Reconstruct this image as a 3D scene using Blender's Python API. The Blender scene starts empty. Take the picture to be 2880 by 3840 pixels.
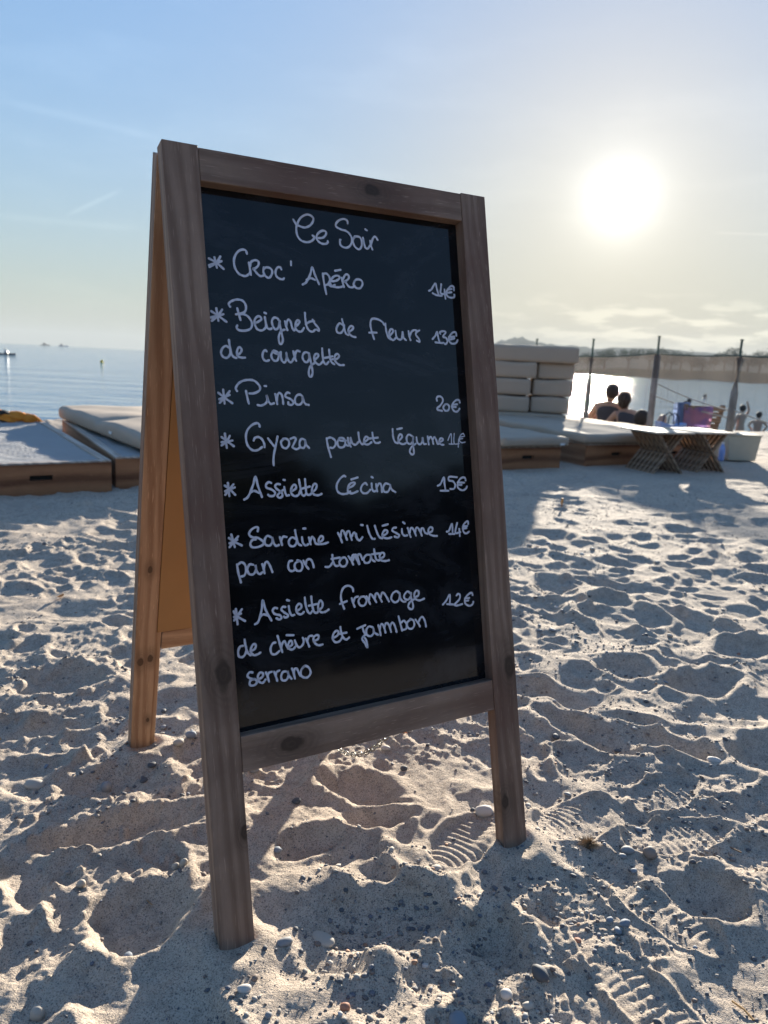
import bpy, bmesh, math, random
import numpy as np
from mathutils import Vector, Matrix

EXPOSURE=2.1
SUN_E=3.7
SKY_TINT=(0.97,1.0,1.07,1)
SKY_STRENGTH=0.108
SKY_K=1.8
SKY_SAT = 1.1
MIST_H=0.14
MIST_F=0.9
MIST_C=(1.08,1.22,1.26,1)
DUST = 0.4
OZONE = 2.0
AUR_WIDE=1.0
AUR_CORE=2.2
CLOUD_ADD=(0.5,0.48,0.40)
SAND_A=(0.60,0.495,0.395)
SAND_B=(0.50,0.415,0.34)
SEA_BUMP=0.30
HAZE=0.0003

R = math.radians
scene = bpy.context.scene
COL = scene.collection

# ------------------------------------------------------------------ camera, sky, sun, exposure
cam_data = bpy.data.cameras.new('camera')
cam = bpy.data.objects.new('camera', cam_data)
COL.objects.link(cam)
CAMH = 0.8626
# rows: world axes expressed in image-camera axes (x right, y down, z forward)
RW = [[0.99882111, 0.04854271, 0.0], [0.00969696, -0.19952585, 0.97984458], [0.04756431, -0.97868945, -0.19976135]]
right = Vector((RW[0][0], RW[1][0], RW[2][0]))
down = Vector((RW[0][1], RW[1][1], RW[2][1]))
fwd = Vector((RW[0][2], RW[1][2], RW[2][2]))
m = Matrix((right, -down, -fwd)).transposed().to_4x4()
m.translation = Vector((0, 0, CAMH))
cam.matrix_world = m
cam_data.sensor_fit = 'VERTICAL'
cam_data.sensor_height = 36.0
cam_data.lens = 26.0
cam_data.clip_start = 0.05
cam_data.clip_end = 20000
cam_data.dof.use_dof = True
cam_data.dof.focus_distance = 1.22
cam_data.dof.aperture_fstop = 6.3
scene.camera = cam

SUN = Vector((0.26377, 0.94298, 0.20300)).normalized()
SUN_EL = math.asin(SUN.z)
SUN_AZ = math.atan2(SUN.x, SUN.y)

scene.view_settings.view_transform = 'Standard'
scene.view_settings.look = 'None'
scene.view_settings.exposure = EXPOSURE
scene.view_settings.gamma = 1.0
scene.view_settings.use_curve_mapping = False

sun_data = bpy.data.lights.new('sun', 'SUN')
sun_data.energy = SUN_E
sun_data.angle = R(0.6)
sun_data.color = (1.0, 0.91, 0.76)
sun = bpy.data.objects.new('sun', sun_data)
sun.rotation_euler = (-SUN).to_track_quat('-Z', 'Y').to_euler()
sun.location = (0, 0, 30)
COL.objects.link(sun)

world = bpy.data.worlds.new('World')
scene.world = world
world.use_nodes = True
wt = world.node_tree
for n_ in list(wt.nodes):
    wt.nodes.remove(n_)


class NT:
    """tiny node-tree helper"""
    def __init__(self, tree):
        self.t = tree

    def n(self, kind, ins=None, **props):
        nd = self.t.nodes.new(kind)
        for k, v in props.items():
            setattr(nd, k, v)
        if ins:
            for k, v in ins.items():
                s = nd.inputs[k]
                if isinstance(v, bpy.types.NodeSocket):
                    self.t.links.new(v, s)
                else:
                    s.default_value = v
        return nd

    def math(self, op, a, b=0.0, c=0.0, clamp=False):
        return self.n('ShaderNodeMath', {0: a, 1: b, 2: c}, operation=op, use_clamp=clamp).outputs[0]

    def dot(self, a, vec):
        return self.n('ShaderNodeVectorMath', {0: a, 1: vec}, operation='DOT_PRODUCT').outputs['Value']

    def mix(self, f, a, b, blend='MIX'):
        nd = self.n('ShaderNodeMix', data_type='RGBA', blend_type=blend)
        for s, v in ((nd.inputs[0], f), (nd.inputs[6], a), (nd.inputs[7], b)):
            if isinstance(v, bpy.types.NodeSocket):
                self.t.links.new(v, s)
            else:
                s.default_value = v if not isinstance(v, tuple) or len(v) == 4 else (*v, 1)
        return nd.outputs[2]

    def ramp(self, f, stops, interp='LINEAR'):
        nd = self.n('ShaderNodeValToRGB', {0: f})
        cr = nd.color_ramp
        cr.interpolation = interp
        while len(cr.elements) < len(stops):
            cr.elements.new(0.5)
        for e, (p, c) in zip(cr.elements, stops):
            e.position = p
            e.color = (c, c, c, 1) if isinstance(c, (int, float)) else (*c, 1)
        return nd.outputs[0]

    def smooth(self, x, a, b):
        return self.n('ShaderNodeMapRange', {0: x, 1: a, 2: b, 3: 0.0, 4: 1.0}, interpolation_type='SMOOTHSTEP').outputs[0]

    def noise(self, vec, scale, detail=2.0, rough=0.5, dist=0.0):
        return self.n('ShaderNodeTexNoise', {'Vector': vec, 'Scale': scale, 'Detail': detail, 'Roughness': rough, 'Distortion': dist}).outputs[0]

    def mapping(self, vec, scale=(1, 1, 1), loc=(0, 0, 0), rot=(0, 0, 0)):
        return self.n('ShaderNodeMapping', {'Vector': vec, 'Scale': scale, 'Location': loc, 'Rotation': rot}).outputs[0]


W = NT(wt)
tc = W.n('ShaderNodeTexCoord').outputs['Generated']
sky = W.n('ShaderNodeTexSky', sky_type='NISHITA', sun_disc=False, sun_elevation=SUN_EL, sun_rotation=SUN_AZ,
          altitude=0.0, air_density=1.0, dust_density=DUST, ozone_density=OZONE)
lum_ = W.math('ADD', 1.0, W.math('DIVIDE', W.dot(sky.outputs[0], (0.30, 0.55, 0.15)), SKY_K))
kk_ = W.n('ShaderNodeCombineXYZ', {0: lum_, 1: lum_, 2: lum_}).outputs[0]
soft = W.n('ShaderNodeVectorMath', {0: sky.outputs[0], 1: kk_}, operation='DIVIDE').outputs[0]   # gentle roll-off of the bright sun side
hs = W.n('ShaderNodeHueSaturation', {'Saturation': SKY_SAT, 'Value': 1.0, 'Color': soft}).outputs[0]
skyc = W.mix(1.0, hs, SKY_TINT, 'MULTIPLY')
elz = W.n('ShaderNodeSeparateXYZ', {0: tc}).outputs[2]
mist = W.math('MULTIPLY', W.math('EXPONENT', W.math('MULTIPLY', W.math('MAXIMUM', elz, 0.0), -1 / MIST_H)), MIST_F)
skyc = W.mix(mist, skyc, MIST_C)
# aureole of light scattered round the sun
cosang = W.dot(tc, tuple(SUN))
ang = W.math('ARCCOSINE', W.math('MINIMUM', cosang, 0.999999))
wide = W.math('EXPONENT', W.math('MULTIPLY', ang, -1 / 0.075))
core = W.math('EXPONENT', W.math('MULTIPLY', W.math('POWER', W.math('DIVIDE', ang, 0.026), 1.3), -1.0))
g1 = W.mix(1.0, (1.0, 0.95, 0.82), W.n('ShaderNodeCombineColor', {0: wide, 1: wide, 2: wide}).outputs[0], 'MULTIPLY')
aure = W.n('ShaderNodeVectorMath', {0: g1, 'Scale': AUR_WIDE}, operation='SCALE').outputs[0]
g2 = W.n('ShaderNodeCombineColor', {0: core, 1: core, 2: core}).outputs[0]
aure2 = W.n('ShaderNodeVectorMath', {0: g2, 'Scale': AUR_CORE}, operation='SCALE').outputs[0]
# low cloud bank over the bay and thin contrails
elev = W.n('ShaderNodeSeparateXYZ', {0: tc}).outputs[2]
cm = W.mapping(tc, scale=(3.0, 3.0, 16.0))
cn = W.noise(cm, 5.0, 7.0, 0.58)
band = W.math('MULTIPLY', W.smooth(elev, 0.020, 0.045), W.math('SUBTRACT', 1.0, W.smooth(elev, 0.06, 0.105)))
cloud = W.math('MULTIPLY', W.smooth(cn, 0.49, 0.60), band)
cloud = W.math('MULTIPLY', cloud, W.smooth(W.dot(tc, (math.sin(R(48)), math.cos(R(48)), 0.0)), 0.70, 0.88))   # bank over the land side
veil = W.math('MULTIPLY', W.smooth(W.noise(W.mapping(tc, scale=(2.0, 2.0, 9.0), rot=(0.2, 0.1, 0)), 2.2, 6.0, 0.6), 0.45, 0.8), 0.16)


def contrail(px_a, px_b, w):
    def ray(p):
        v = Vector(((p[0] - 1440) / 2773, (p[1] - 1920) / 2773, 1.0))
        return (right * v.x + down * v.y + fwd * v.z).normalized()
    a, b = ray(px_a), ray(px_b)
    nn = a.cross(b).normalized()
    mid = (a + b).normalized()
    half = math.acos(max(-1, min(1, a.dot(b)))) / 2
    d = W.math('ABSOLUTE', W.dot(tc, tuple(nn)))
    across = W.math('SUBTRACT', 1.0, W.smooth(d, 0.0, w))
    along = W.math('SUBTRACT', 1.0, W.smooth(W.math('ARCCOSINE', W.math('MINIMUM', W.dot(tc, tuple(mid)), 0.999999)), half * 0.5, half * 1.05))
    return W.math('MULTIPLY', across, along)


tr = W.math('ADD', W.math('MULTIPLY', contrail((235, 815), (470, 705), 0.004), 0.22),
            W.math('ADD', W.math('MULTIPLY', contrail((-60, 360), (640, 530), 0.007), 0.13),
                   W.math('ADD', W.math('MULTIPLY', contrail((-100, 800), (560, 862), 0.006), 0.12),
                          W.math('MULTIPLY', contrail((2650, 872), (3000, 884), 0.002), 0.25))))
cl = W.math('ADD', W.math('MULTIPLY', cloud, 0.85), W.math('ADD', tr, veil), clamp=True)
cloudcol = W.mix(1.0, skyc, (1.22, 1.20, 1.16), 'MULTIPLY')
cloudcol = W.n('ShaderNodeVectorMath', {0: cloudcol, 1: CLOUD_ADD}, operation='ADD').outputs[0]
c1 = W.mix(cl, skyc, cloudcol)
c2 = W.n('ShaderNodeVectorMath', {0: c1, 1: aure}, operation='ADD').outputs[0]
c3 = W.n('ShaderNodeVectorMath', {0: c2, 1: aure2}, operation='ADD').outputs[0]
bg = W.n('ShaderNodeBackground', {'Color': c3, 'Strength': SKY_STRENGTH})
W.n('ShaderNodeOutputWorld', {'Surface': bg.outputs[0]})

# ------------------------------------------------------------------ helpers


def tag(o, label=None, cat=None, group=None, kind=None):
    if label: o['label'] = label
    if cat: o['category'] = cat
    if group: o['group'] = group
    if kind: o['kind'] = kind
    return o


def empty(name, loc=(0, 0, 0), rz=0.0, label=None, cat=None, group=None):
    o = bpy.data.objects.new(name, None)
    o.empty_display_size = 0.1
    o.location = loc
    o.rotation_euler = (0, 0, rz)
    COL.objects.link(o)
    return tag(o, label, cat, group)


def obj(name, data, mats=None, parent=None, mat4=None, smooth=False):
    if isinstance(data, bmesh.types.BMesh):
        me = bpy.data.meshes.new(name)
        data.to_mesh(me)
        data.free()
    else:
        me = data
    o = bpy.data.objects.new(name, me)
    if mats and not me.materials:
        for mm in (mats if isinstance(mats, (list, tuple)) else [mats]):
            me.materials.append(mm)
    if smooth:
        me.polygons.foreach_set('use_smooth', [True] * len(me.polygons))
    COL.objects.link(o)
    if parent: o.parent = parent
    if mat4 is not None: o.matrix_local = mat4
    return o


def box(bm, x0, x1, y0, y1, z0, z1, bev=0.0, seg=1, mat=0):
    vs = [bm.verts.new((x, y, z)) for x in (x0, x1) for y in (y0, y1) for z in (z0, z1)]
    idx = [(0, 1, 3, 2), (4, 6, 7, 5), (0, 4, 5, 1), (2, 3, 7, 6), (0, 2, 6, 4), (1, 5, 7, 3)]
    fs = [bm.faces.new([vs[i] for i in f]) for f in idx]
    for f in fs: f.material_index = mat
    if bev:
        es = list({e for f in fs for e in f.edges})
        r = bmesh.ops.bevel(bm, geom=es, offset=bev, segments=seg, affect='EDGES', profile=0.5)
        for f in r['faces']: f.material_index = mat
    return fs


def prism(bm, prof, h0, h1, axis='z', bev=0.0, mat=0):
    """extrude closed (a,b) profile along an axis"""
    def P(a, b, h):
        return {'z': (a, b, h), 'x': (h, a, b), 'y': (a, h, b)}[axis]
    lo = [bm.verts.new(P(a, b, h0)) for a, b in prof]
    hi = [bm.verts.new(P(a, b, h1)) for a, b in prof]
    n = len(prof)
    fs = [bm.faces.new(lo[::-1]), bm.faces.new(hi)]
    for i in range(n):
        fs.append(bm.faces.new((lo[i], lo[(i + 1) % n], hi[(i + 1) % n], hi[i])))
    bmesh.ops.recalc_face_normals(bm, faces=fs)
    for f in fs: f.material_index = mat
    if bev:
        es = list({e for f in fs for e in f.edges})
        r = bmesh.ops.bevel(bm, geom=es, offset=bev, segments=2, affect='EDGES', profile=0.5)
        for f in r['faces']: f.material_index = mat


def tube(bm, pts, rad, seg=8, cap=True, closed=False):
    pts = [Vector(p) for p in pts]
    n = len(pts)
    rads = rad if isinstance(rad, (list, tuple)) else [rad] * n
    rings = []
    up = Vector((0, 0, 1))
    for i, p in enumerate(pts):
        if closed:
            d = (pts[(i + 1) % n] - pts[i - 1]).normalized()
        else:
            d = (pts[min(i + 1, n - 1)] - pts[max(i - 1, 0)]).normalized()
        a = d.cross(up)
        if a.length < 1e-3: a = d.cross(Vector((1, 0, 0)))
        a.normalize()
        b = d.cross(a)
        rings.append([bm.verts.new(p + (a * math.cos(t) + b * math.sin(t)) * rads[i]) for t in [2 * math.pi * k / seg for k in range(seg)]])
    rng = range(n if closed else n - 1)
    for i in rng:
        A, B = rings[i], rings[(i + 1) % n]
        for k in range(seg):
            bm.faces.new((A[k], A[(k + 1) % seg], B[(k + 1) % seg], B[k]))
    if cap and not closed:
        bm.faces.new(rings[0]); bm.faces.new(rings[-1][::-1])
    bmesh.ops.recalc_face_normals(bm, faces=bm.faces)


def bar(bm, a, b, w, t, up=(0, 0, 1)):
    """rectangular bar from a to b, w across, t thick"""
    a, b = Vector(a), Vector(b)
    d = (b - a).normalized()
    s = d.cross(Vector(up)).normalized()
    u = s.cross(d).normalized()
    vs = []
    for p in (a, b):
        for i, j in ((-1, -1), (1, -1), (1, 1), (-1, 1)):
            vs.append(bm.verts.new(p + s * (i * w / 2) + u * (j * t / 2)))
    for f in ((0, 1, 2, 3), (7, 6, 5, 4), (0, 4, 5, 1), (1, 5, 6, 2), (2, 6, 7, 3), (3, 7, 4, 0)):
        bm.faces.new([vs[i] for i in f])
    bmesh.ops.recalc_face_normals(bm, faces=bm.faces)


# ------------------------------------------------------------------ materials


def mat_new(name):
    mt = bpy.data.materials.new(name)
    mt.use_nodes = True
    mt.node_tree.nodes.clear()
    return mt, NT(mt.node_tree)


def finish(T, color, rough=0.6, bump=None, bump_strength=0.3, bump_dist=0.002, spec=0.5, **extra):
    ins = {'Base Color': color if isinstance(color, bpy.types.NodeSocket) else (*color, 1), 'Roughness': rough, 'Specular IOR Level': spec}
    if bump is not None:
        ins['Normal'] = T.n('ShaderNodeBump', {'Strength': bump_strength, 'Distance': bump_dist, 'Height': bump}).outputs[0]
    ins.update(extra)
    p = T.n('ShaderNodeBsdfPrincipled', ins)
    T.n('ShaderNodeOutputMaterial', {'Surface': p.outputs[0]})
    return p


def coords(T):
    return T.n('ShaderNodeTexCoord').outputs['Object']


def wood(name, c_dark, c_light, axis='z', knots=(), rough=0.65, fine=1.0, dirt=0.25, seed=0.0, c_tint=None):
    """plank with grain running along axis; knots = [(x, z, radius)] in object space (face coords)"""
    mt, T = mat_new(name)
    co = coords(T)
    sc = {'z': (1, 1, 0.035), 'x': (0.035, 1, 1), 'y': (1, 0.035, 1)}[axis]
    warp = T.noise(T.mapping(co, scale=tuple(0.6 + 4 * s for s in sc), loc=(seed, seed, seed)), 2.2, 2.0)
    off = T.n('ShaderNodeVectorMath', {0: T.n('ShaderNodeCombineXYZ', {0: warp, 1: warp, 2: warp}).outputs[0], 'Scale': 0.05}, operation='SCALE').outputs[0]
    base = T.n('ShaderNodeVectorMath', {0: co, 1: off}, operation='ADD').outputs[0]
    kmask = None
    for kx, kz, kr in knots:
        s = T.n('ShaderNodeSeparateXYZ', {0: co})
        el = 0.55 if axis == 'z' else 1.0
        el2 = 0.55 if axis == 'x' else 1.0
        dx = T.math('MULTIPLY', T.math('SUBTRACT', s.outputs[0], kx), el2 / kr)
        dz = T.math('MULTIPLY', T.math('SUBTRACT', s.outputs[2], kz), el / kr)
        d = T.math('SQRT', T.math('ADD', T.math('MULTIPLY', dx, dx), T.math('MULTIPLY', dz, dz)))
        d = T.math('ADD', d, T.math('MULTIPLY', T.math('SUBTRACT', T.noise(co, 60.0, 2.0), 0.5), 0.5))
        k = T.math('SUBTRACT', 1.0, T.smooth(d, 0.45, 0.75))
        halo = T.math('MULTIPLY', T.math('SUBTRACT', 1.0, T.smooth(d, 0.6, 2.4)), 0.45)
        rings = T.math('MULTIPLY', T.math('MULTIPLY', T.math('SINE', T.math('MULTIPLY', d, 22.0)), 0.07), T.math('SUBTRACT', 1.0, T.smooth(d, 0.8, 2.0)))
        k = T.math('ADD', T.math('MAXIMUM', k, halo), rings, clamp=True)
        kmask = k if kmask is None else T.math('MAXIMUM', kmask, k)
    v = T.mapping(base, scale=sc, loc=(seed, seed * 2, seed * 3))
    g1 = T.noise(v, 55.0 * fine, 5.0, 0.6, 0.3)
    g2 = T.noise(v, 260.0 * fine, 3.0, 0.6)
    w = T.n('ShaderNodeTexWave', {'Vector': v, 'Scale': 24.0 * fine, 'Distortion': 5.0, 'Detail': 2.0, 'Detail Scale': 1.0},
            wave_type='BANDS', bands_direction='DIAGONAL').outputs[1]
    f = T.math('ADD', T.math('MULTIPLY', g1, 0.55), T.math('ADD', T.math('MULTIPLY', w, 0.25), T.math('MULTIPLY', g2, 0.25)))
    col = T.mix(T.smooth(f, 0.30, 0.75), c_dark, c_light)
    if c_tint:
        col = T.mix(T.math('MULTIPLY', T.smooth(T.noise(T.mapping(co, loc=(seed * 5, 1, 2)), 3.3, 3.0), 0.42, 0.68), 0.7), col, c_tint)
    blot = T.smooth(T.noise(co, 14.0, 4.0, 0.6), 0.35, 0.75)
    col = T.mix(T.math('MULTIPLY', blot, dirt), col, tuple(c * 0.6 for c in c_dark))
    pores = T.smooth(T.noise(v, 700.0, 2.0, 0.5), 0.62, 0.72)
    col = T.mix(T.math('MULTIPLY', pores, 0.35), col, tuple(min(1, c * 1.8 + 0.03) for c in c_light))
    if kmask is not None:
        col = T.mix(kmask, col, tuple(c * 0.30 for c in c_dark))
    finish(T, col, rough, T.math('ADD', g1, T.math('MULTIPLY', g2, 0.6)), 0.5, 0.0012, 0.3)
    return mt


def plain(name, c, rough=0.6, nscale=20.0, amp=0.15, bump=0.2, bdist=0.002, spec=0.4, **extra):
    mt, T = mat_new(name)
    co = coords(T)
    n = T.noise(co, nscale, 5.0, 0.6)
    col = T.mix(n, tuple(x * (1 - amp) for x in c), tuple(min(1, x * (1 + amp)) for x in c))
    finish(T, col, rough, T.noise(co, nscale * 3, 4.0, 0.6), bump, bdist, spec, **extra)
    return mt

# ------------------------------------------------------------------ beach relief
rng = np.random.default_rng(7)
LAT = rng.random((6, 256, 256))


def vnoise(x, y, lam, k=0):
    u = x / lam + 37.3 * k + 5.1
    v = y / lam + 17.9 * k + 3.7
    iu = np.floor(u).astype(np.int64); iv = np.floor(v).astype(np.int64)
    fu = u - iu; fv = v - iv
    fu = fu * fu * (3 - 2 * fu); fv = fv * fv * (3 - 2 * fv)
    L = LAT[k % 6]
    a = L[iu & 255, iv & 255]; b = L[(iu + 1) & 255, iv & 255]
    c = L[iu & 255, (iv + 1) & 255]; d = L[(iu + 1) & 255, (iv + 1) & 255]
    return (a * (1 - fu) + b * fu) * (1 - fv) + (c * (1 - fu) + d * fu) * fv - 0.5


def sstep(x, a, b):
    t = np.clip((x - a) / (b - a), 0, 1)
    return t * t * (3 - 2 * t)


FX0, FX1, FY0, FY1, FC = -13.0, 15.0, -2.0, 14.0, 0.014
NX0, NX1, NY0, NY1, NC = -2.4, 3.0, 0.3, 5.0, 0.005
fx = np.arange(FX0, FX1, FC); fy = np.arange(FY0, FY1, FC)
nx = np.arange(NX0, NX1, NC); ny = np.arange(NY0, NY1, NC)
FM = np.zeros((len(fx), len(fy)), np.float32)
NM = np.zeros((len(nx), len(ny)), np.float32)
for arr, ax, ay in ((FM, fx, fy), (NM, nx, ny)):
    gx, gy = np.meshgrid(ax, ay, indexing='ij')
    arr += (0.024 * vnoise(gx, gy, 0.60, 0) + 0.008 * vnoise(gx, gy, 0.21, 1)).astype(np.float32)


def stamp(M, x0, y0, c, cx, cy, a, b, an, dep, rim):
    rad = max(a, b) * 1.75
    i0 = int((cx - rad - x0) / c); i1 = int((cx + rad - x0) / c) + 1
    j0 = int((cy - rad - y0) / c); j1 = int((cy + rad - y0) / c) + 1
    if i1 < 1 or j1 < 1 or i0 > M.shape[0] - 2 or j0 > M.shape[1] - 2: return
    i0 = max(i0, 0); j0 = max(j0, 0); i1 = min(i1, M.shape[0]); j1 = min(j1, M.shape[1])
    X = (x0 + np.arange(i0, i1) * c - cx)[:, None]; Y = (y0 + np.arange(j0, j1) * c - cy)[None, :]
    ca, sa = math.cos(an), math.sin(an)
    U = (X * ca + Y * sa) / a; V = (-X * sa + Y * ca) / b
    th = np.arctan2(V, U)
    wob = 1 + 0.10 * np.sin(2 * th + cx * 40) + 0.07 * np.sin(3 * th + cy * 50) + 0.04 * np.sin(5 * th + cx * 90)
    r = np.sqrt(U * U + V * V) / wob
    P = M[i0:i1, j0:j1]
    w = 1 - sstep(r, 0.62, 1.10)
    base = float(np.sum(P * w) / (np.sum(w) + 1e-6)) * 0.65
    floor = base - dep * (1 - r ** 2.2) + 0.25 * dep * U
    P[...] = P * (1 - w) + floor * w + rim * np.exp(-((r - 1.12) / 0.26) ** 2) * (1 + 0.7 * np.cos(th))


ncr = 14000
cs = np.stack([rng.uniform(FX0, FX1, ncr), rng.uniform(FY0, FY1, ncr)], 1)
craters = []
for cx, cy in cs:
    s = rng.choice([rng.uniform(0.035, 0.07), rng.uniform(0.06, 0.11)], p=[0.55, 0.45])
    craters.append((cx, cy, s * rng.uniform(1.15, 2.0), s, rng.uniform(0, math.pi), s * rng.uniform(0.18, 0.34), s * rng.uniform(0.04, 0.13)))
# extra small footmarks near the camera
for _ in range(900):
    s = rng.uniform(0.014, 0.048)
    craters.append((rng.uniform(-1.6, 1.9), rng.uniform(0.6, 3.2), s * rng.uniform(1.1, 2.2), s, rng.uniform(0, math.pi), s * rng.uniform(0.2, 0.45), s * 0.12))
HERO = [(-0.02, 1.375, .105, .055, 2.6, .036, .012), (-0.52, 1.36, .12, .06, .4, .035, .01), (-0.445, 1.21, .15, .062, .35, .042, .014),
        (-0.35, 1.0, .095, .075, 0.2, .045, .012), (0.03, 1.02, .115, .078, 0.15, .042, .014), (-0.11, 1.19, .07, .045, .5, .032, .01),
        (0.01, 1.275, .075, .04, 0.1, .03, .008), (0.586, 1.115, .085, .065, .3, .045, .01), (0.53, 1.67, .13, .07, 2.6, .045, .016),
        (0.95, 2.0, .13, .085, .3, .05, .016), (0.75, 2.09, .11, .075, .1, .045, .014), (0.49, 1.88, .13, .075, 2.8, .045, .014),
        (-0.82, 1.80, .14, .085, .2, .05, .014), (0.70, 1.63, .12, .06, 2.7, .04, .014), (0.21, .985, .05, .075, .2, .038, .008),
        (0.93, 1.62, .12, .07, .5, .045, .014), (-0.75, 1.55, .11, .05, .3, .03, .01), (1.2, 2.3, .14, .08, .6, .05, .015)]
craters += HERO
for cr in craters:
    cr = cr[:5] + (cr[5] * 0.72, cr[6] * 0.72)
    stamp(FM, FX0, FY0, FC, *cr)
    if NX0 - .3 < cr[0] < NX1 + .3 and NY0 - .3 < cr[1] < NY1 + .3:
        stamp(NM, NX0, NY0, NC, *cr)


def bil(M, x0, y0, c, x, y):
    u = np.clip((x - x0) / c, 0, M.shape[0] - 1.001); v = np.clip((y - y0) / c, 0, M.shape[1] - 1.001)
    i = u.astype(int); j = v.astype(int); fu = u - i; fv = v - j
    return (M[i, j] * (1 - fu) + M[i + 1, j] * fu) * (1 - fv) + (M[i, j + 1] * (1 - fu) + M[i + 1, j + 1] * fu) * fv


FLAT = [(-0.207, 0.928, .05, .004), (0.294, 1.22, .05, .004), (-0.503, 1.495, .05, .0), (0.0, 1.80, .05, .0),
        (2.5, 6.65, .45, .0), (2.95, 6.9, .4, .0), (3.85, 8.0, .35, .02)]
FEET = [(-0.185, 0.941), (0.271, 1.207), (-0.503, 1.495)]
# shoe prints: (x, y, heading, length, width, kind)
TREADS = [(0.180, 1.225, 0.9, .10, .055, 'arc'), (0.415, 1.315, 0.5, .12, .060, 'arc'), (0.585, 1.275, 0.25, .12, .050, 'bar'),
          (0.375, 0.985, 1.75, .16, .048, 'bar'), (0.50, 1.06, 2.3, .10, .045, 'arc'), (0.42, 0.86, 2.0, .12, .05, 'bar'),
          (0.62, 1.42, 0.6, .10, .05, 'arc'), (-0.62, 2.1, 1.2, .13, .05, 'bar')]


def crest(x):
    return 8.3 + 0.38 * (np.clip(x, -14, 9) + 3.5)


def hfun(x, y, fine=True):
    x = np.asarray(x, float); y = np.asarray(y, float)
    h = bil(FM, FX0, FY0, FC, x, y)
    e = np.minimum.reduce([x - NX0, NX1 - x, y - NY0, NY1 - y])
    wn = sstep(e, 0.0, 0.25)
    h = h * (1 - wn) + bil(NM, NX0, NY0, NC, x, y) * wn
    d = np.sqrt(x * x + y * y)
    h += 0.010 * vnoise(x, y, 0.11, 2) + 0.0055 * vnoise(x, y, 0.052, 0) + 0.0035 * vnoise(x + 4, y, 0.031, 3)
    near = 1 - sstep(d, 2.5, 6.0)
    rough = sstep(vnoise(x, y, 0.35, 4), -0.2, 0.3)
    h += near * (0.0040 * vnoise(x, y, 0.019, 4) + 0.0030 * vnoise(x + 9, y, 0.0085, 5)) * (0.40 + rough)
    # loose clods
    c = vnoise(x + .3, y, 0.024, 1) + 0.5 * vnoise(x, y, 0.011, 2)
    h += (1 - sstep(d, 4, 8)) * 0.0075 * sstep(c, 0.28, 0.55) * rough
    for px, py, an, L, Wd, kind in TREADS:
        ca, sa = math.cos(an), math.sin(an)
        U = ((x - px) * ca + (y - py) * sa) / L; V = (-(x - px) * sa + (y - py) * ca) / Wd
        r = np.sqrt(U * U * (1 - 0.15 * np.clip(U, -2, 2)) + V * V)
        w = 1 - sstep(r, 0.85, 1.02)
        if kind == 'arc':
            ph = np.sqrt((U * L * 0.8 + .9 * L) ** 2 + (V * Wd) ** 2) * 2 * math.pi / 0.0125
        else:
            ph = (U * L) * 2 * math.pi / 0.0165
            ph = ph + 0.5 * np.sin(V * 3)
        ph = ph + 2.2 * vnoise(x, y, 0.05, 3)
        t = np.sin(ph) * np.clip(0.9 + 1.6 * vnoise(x, y, 0.03, 2), 0.1, 1.2)
        if kind == 'bar':
            t = np.where(np.abs(V) < 0.10, -0.6, t)
        h = h * (1 - 0.6 * w) + w * (0.6 * (-0.012 + 0.0) + 0.0014 * t)
        h = h + 0.004 * np.exp(-((r - 1.06) / 0.09) ** 2)
    for px, py, rr, z in FLAT:
        w = 1 - sstep(np.hypot(x - px, y - py), rr * 0.6, rr * 2.2)
        h = h * (1 - w) + (z + 0.15 * h) * w
    for px, py in FEET:
        q = np.hypot(x - px, y - py)
        h += 0.012 * np.exp(-((q - 0.045) / 0.022) ** 2)
    amp = 1 - 0.35 * sstep(d, 3.5, 7.0)
    h = h * amp
    over = np.maximum(0.0, y - crest(x))
    land = -0.15 * over - 0.10 * np.maximum(0, over - 3) + 0.05 * np.exp(-((y - crest(x)) / 0.8) ** 2)
    h = h * np.exp(-over / 3.0) + np.maximum(land, -2.2)
    return h


def hz(x, y):
    return float(hfun(np.array([x]), np.array([y]))[0])


# one sheet, polar grid round the camera's foot: fine where it is close, coarse far off
NR = 1100
t_ = np.linspace(0.45 ** -0.5, 13.5 ** -0.5, NR)
radii = np.concatenate([[0.12, 0.25, 0.36], t_ ** -2.0, [14.5, 16, 18, 21, 26, 34, 50, 90, 200, 600]])
half = R(40)
fan = np.linspace(-half, half, 760)
rest = np.linspace(half, 2 * math.pi - half, 80)[1:-1]
angs = np.concatenate([fan, rest])
na, nr = len(angs), len(radii)
RR, AA = np.meshgrid(radii, angs, indexing='ij')
GX = RR * np.sin(AA); GY = RR * np.cos(AA)
GZ = hfun(GX.ravel(), GY.ravel())
co = np.empty((nr * na + 1, 3), np.float32)
co[:-1, 0] = GX.ravel(); co[:-1, 1] = GY.ravel(); co[:-1, 2] = GZ
co[-1] = (0, 0, 0)
ii, jj = np.meshgrid(np.arange(nr - 1), np.arange(na), indexing='ij')
ii = ii.ravel(); jj = jj.ravel(); jn = (jj + 1) % na
quads = np.stack([ii * na + jj, (ii + 1) * na + jj, (ii + 1) * na + jn, ii * na + jn], 1)
tri = np.stack([np.full(na, nr * na), np.arange(na), (np.arange(na) + 1) % na], 1)
loops = np.concatenate([quads.ravel(), tri.ravel()]).astype(np.int32)
nq = len(quads)
me = bpy.data.meshes.new('sand')
me.vertices.add(len(co)); me.vertices.foreach_set('co', co.ravel())
me.loops.add(len(loops)); me.loops.foreach_set('vertex_index', loops)
me.polygons.add(nq + na)
st = np.concatenate([np.arange(nq) * 4, nq * 4 + np.arange(na) * 3]).astype(np.int32)
me.polygons.foreach_set('loop_start', st)
me.polygons.foreach_set('use_smooth', np.ones(nq + na, bool))
me.update(calc_edges=True)
me.validate()

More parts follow.
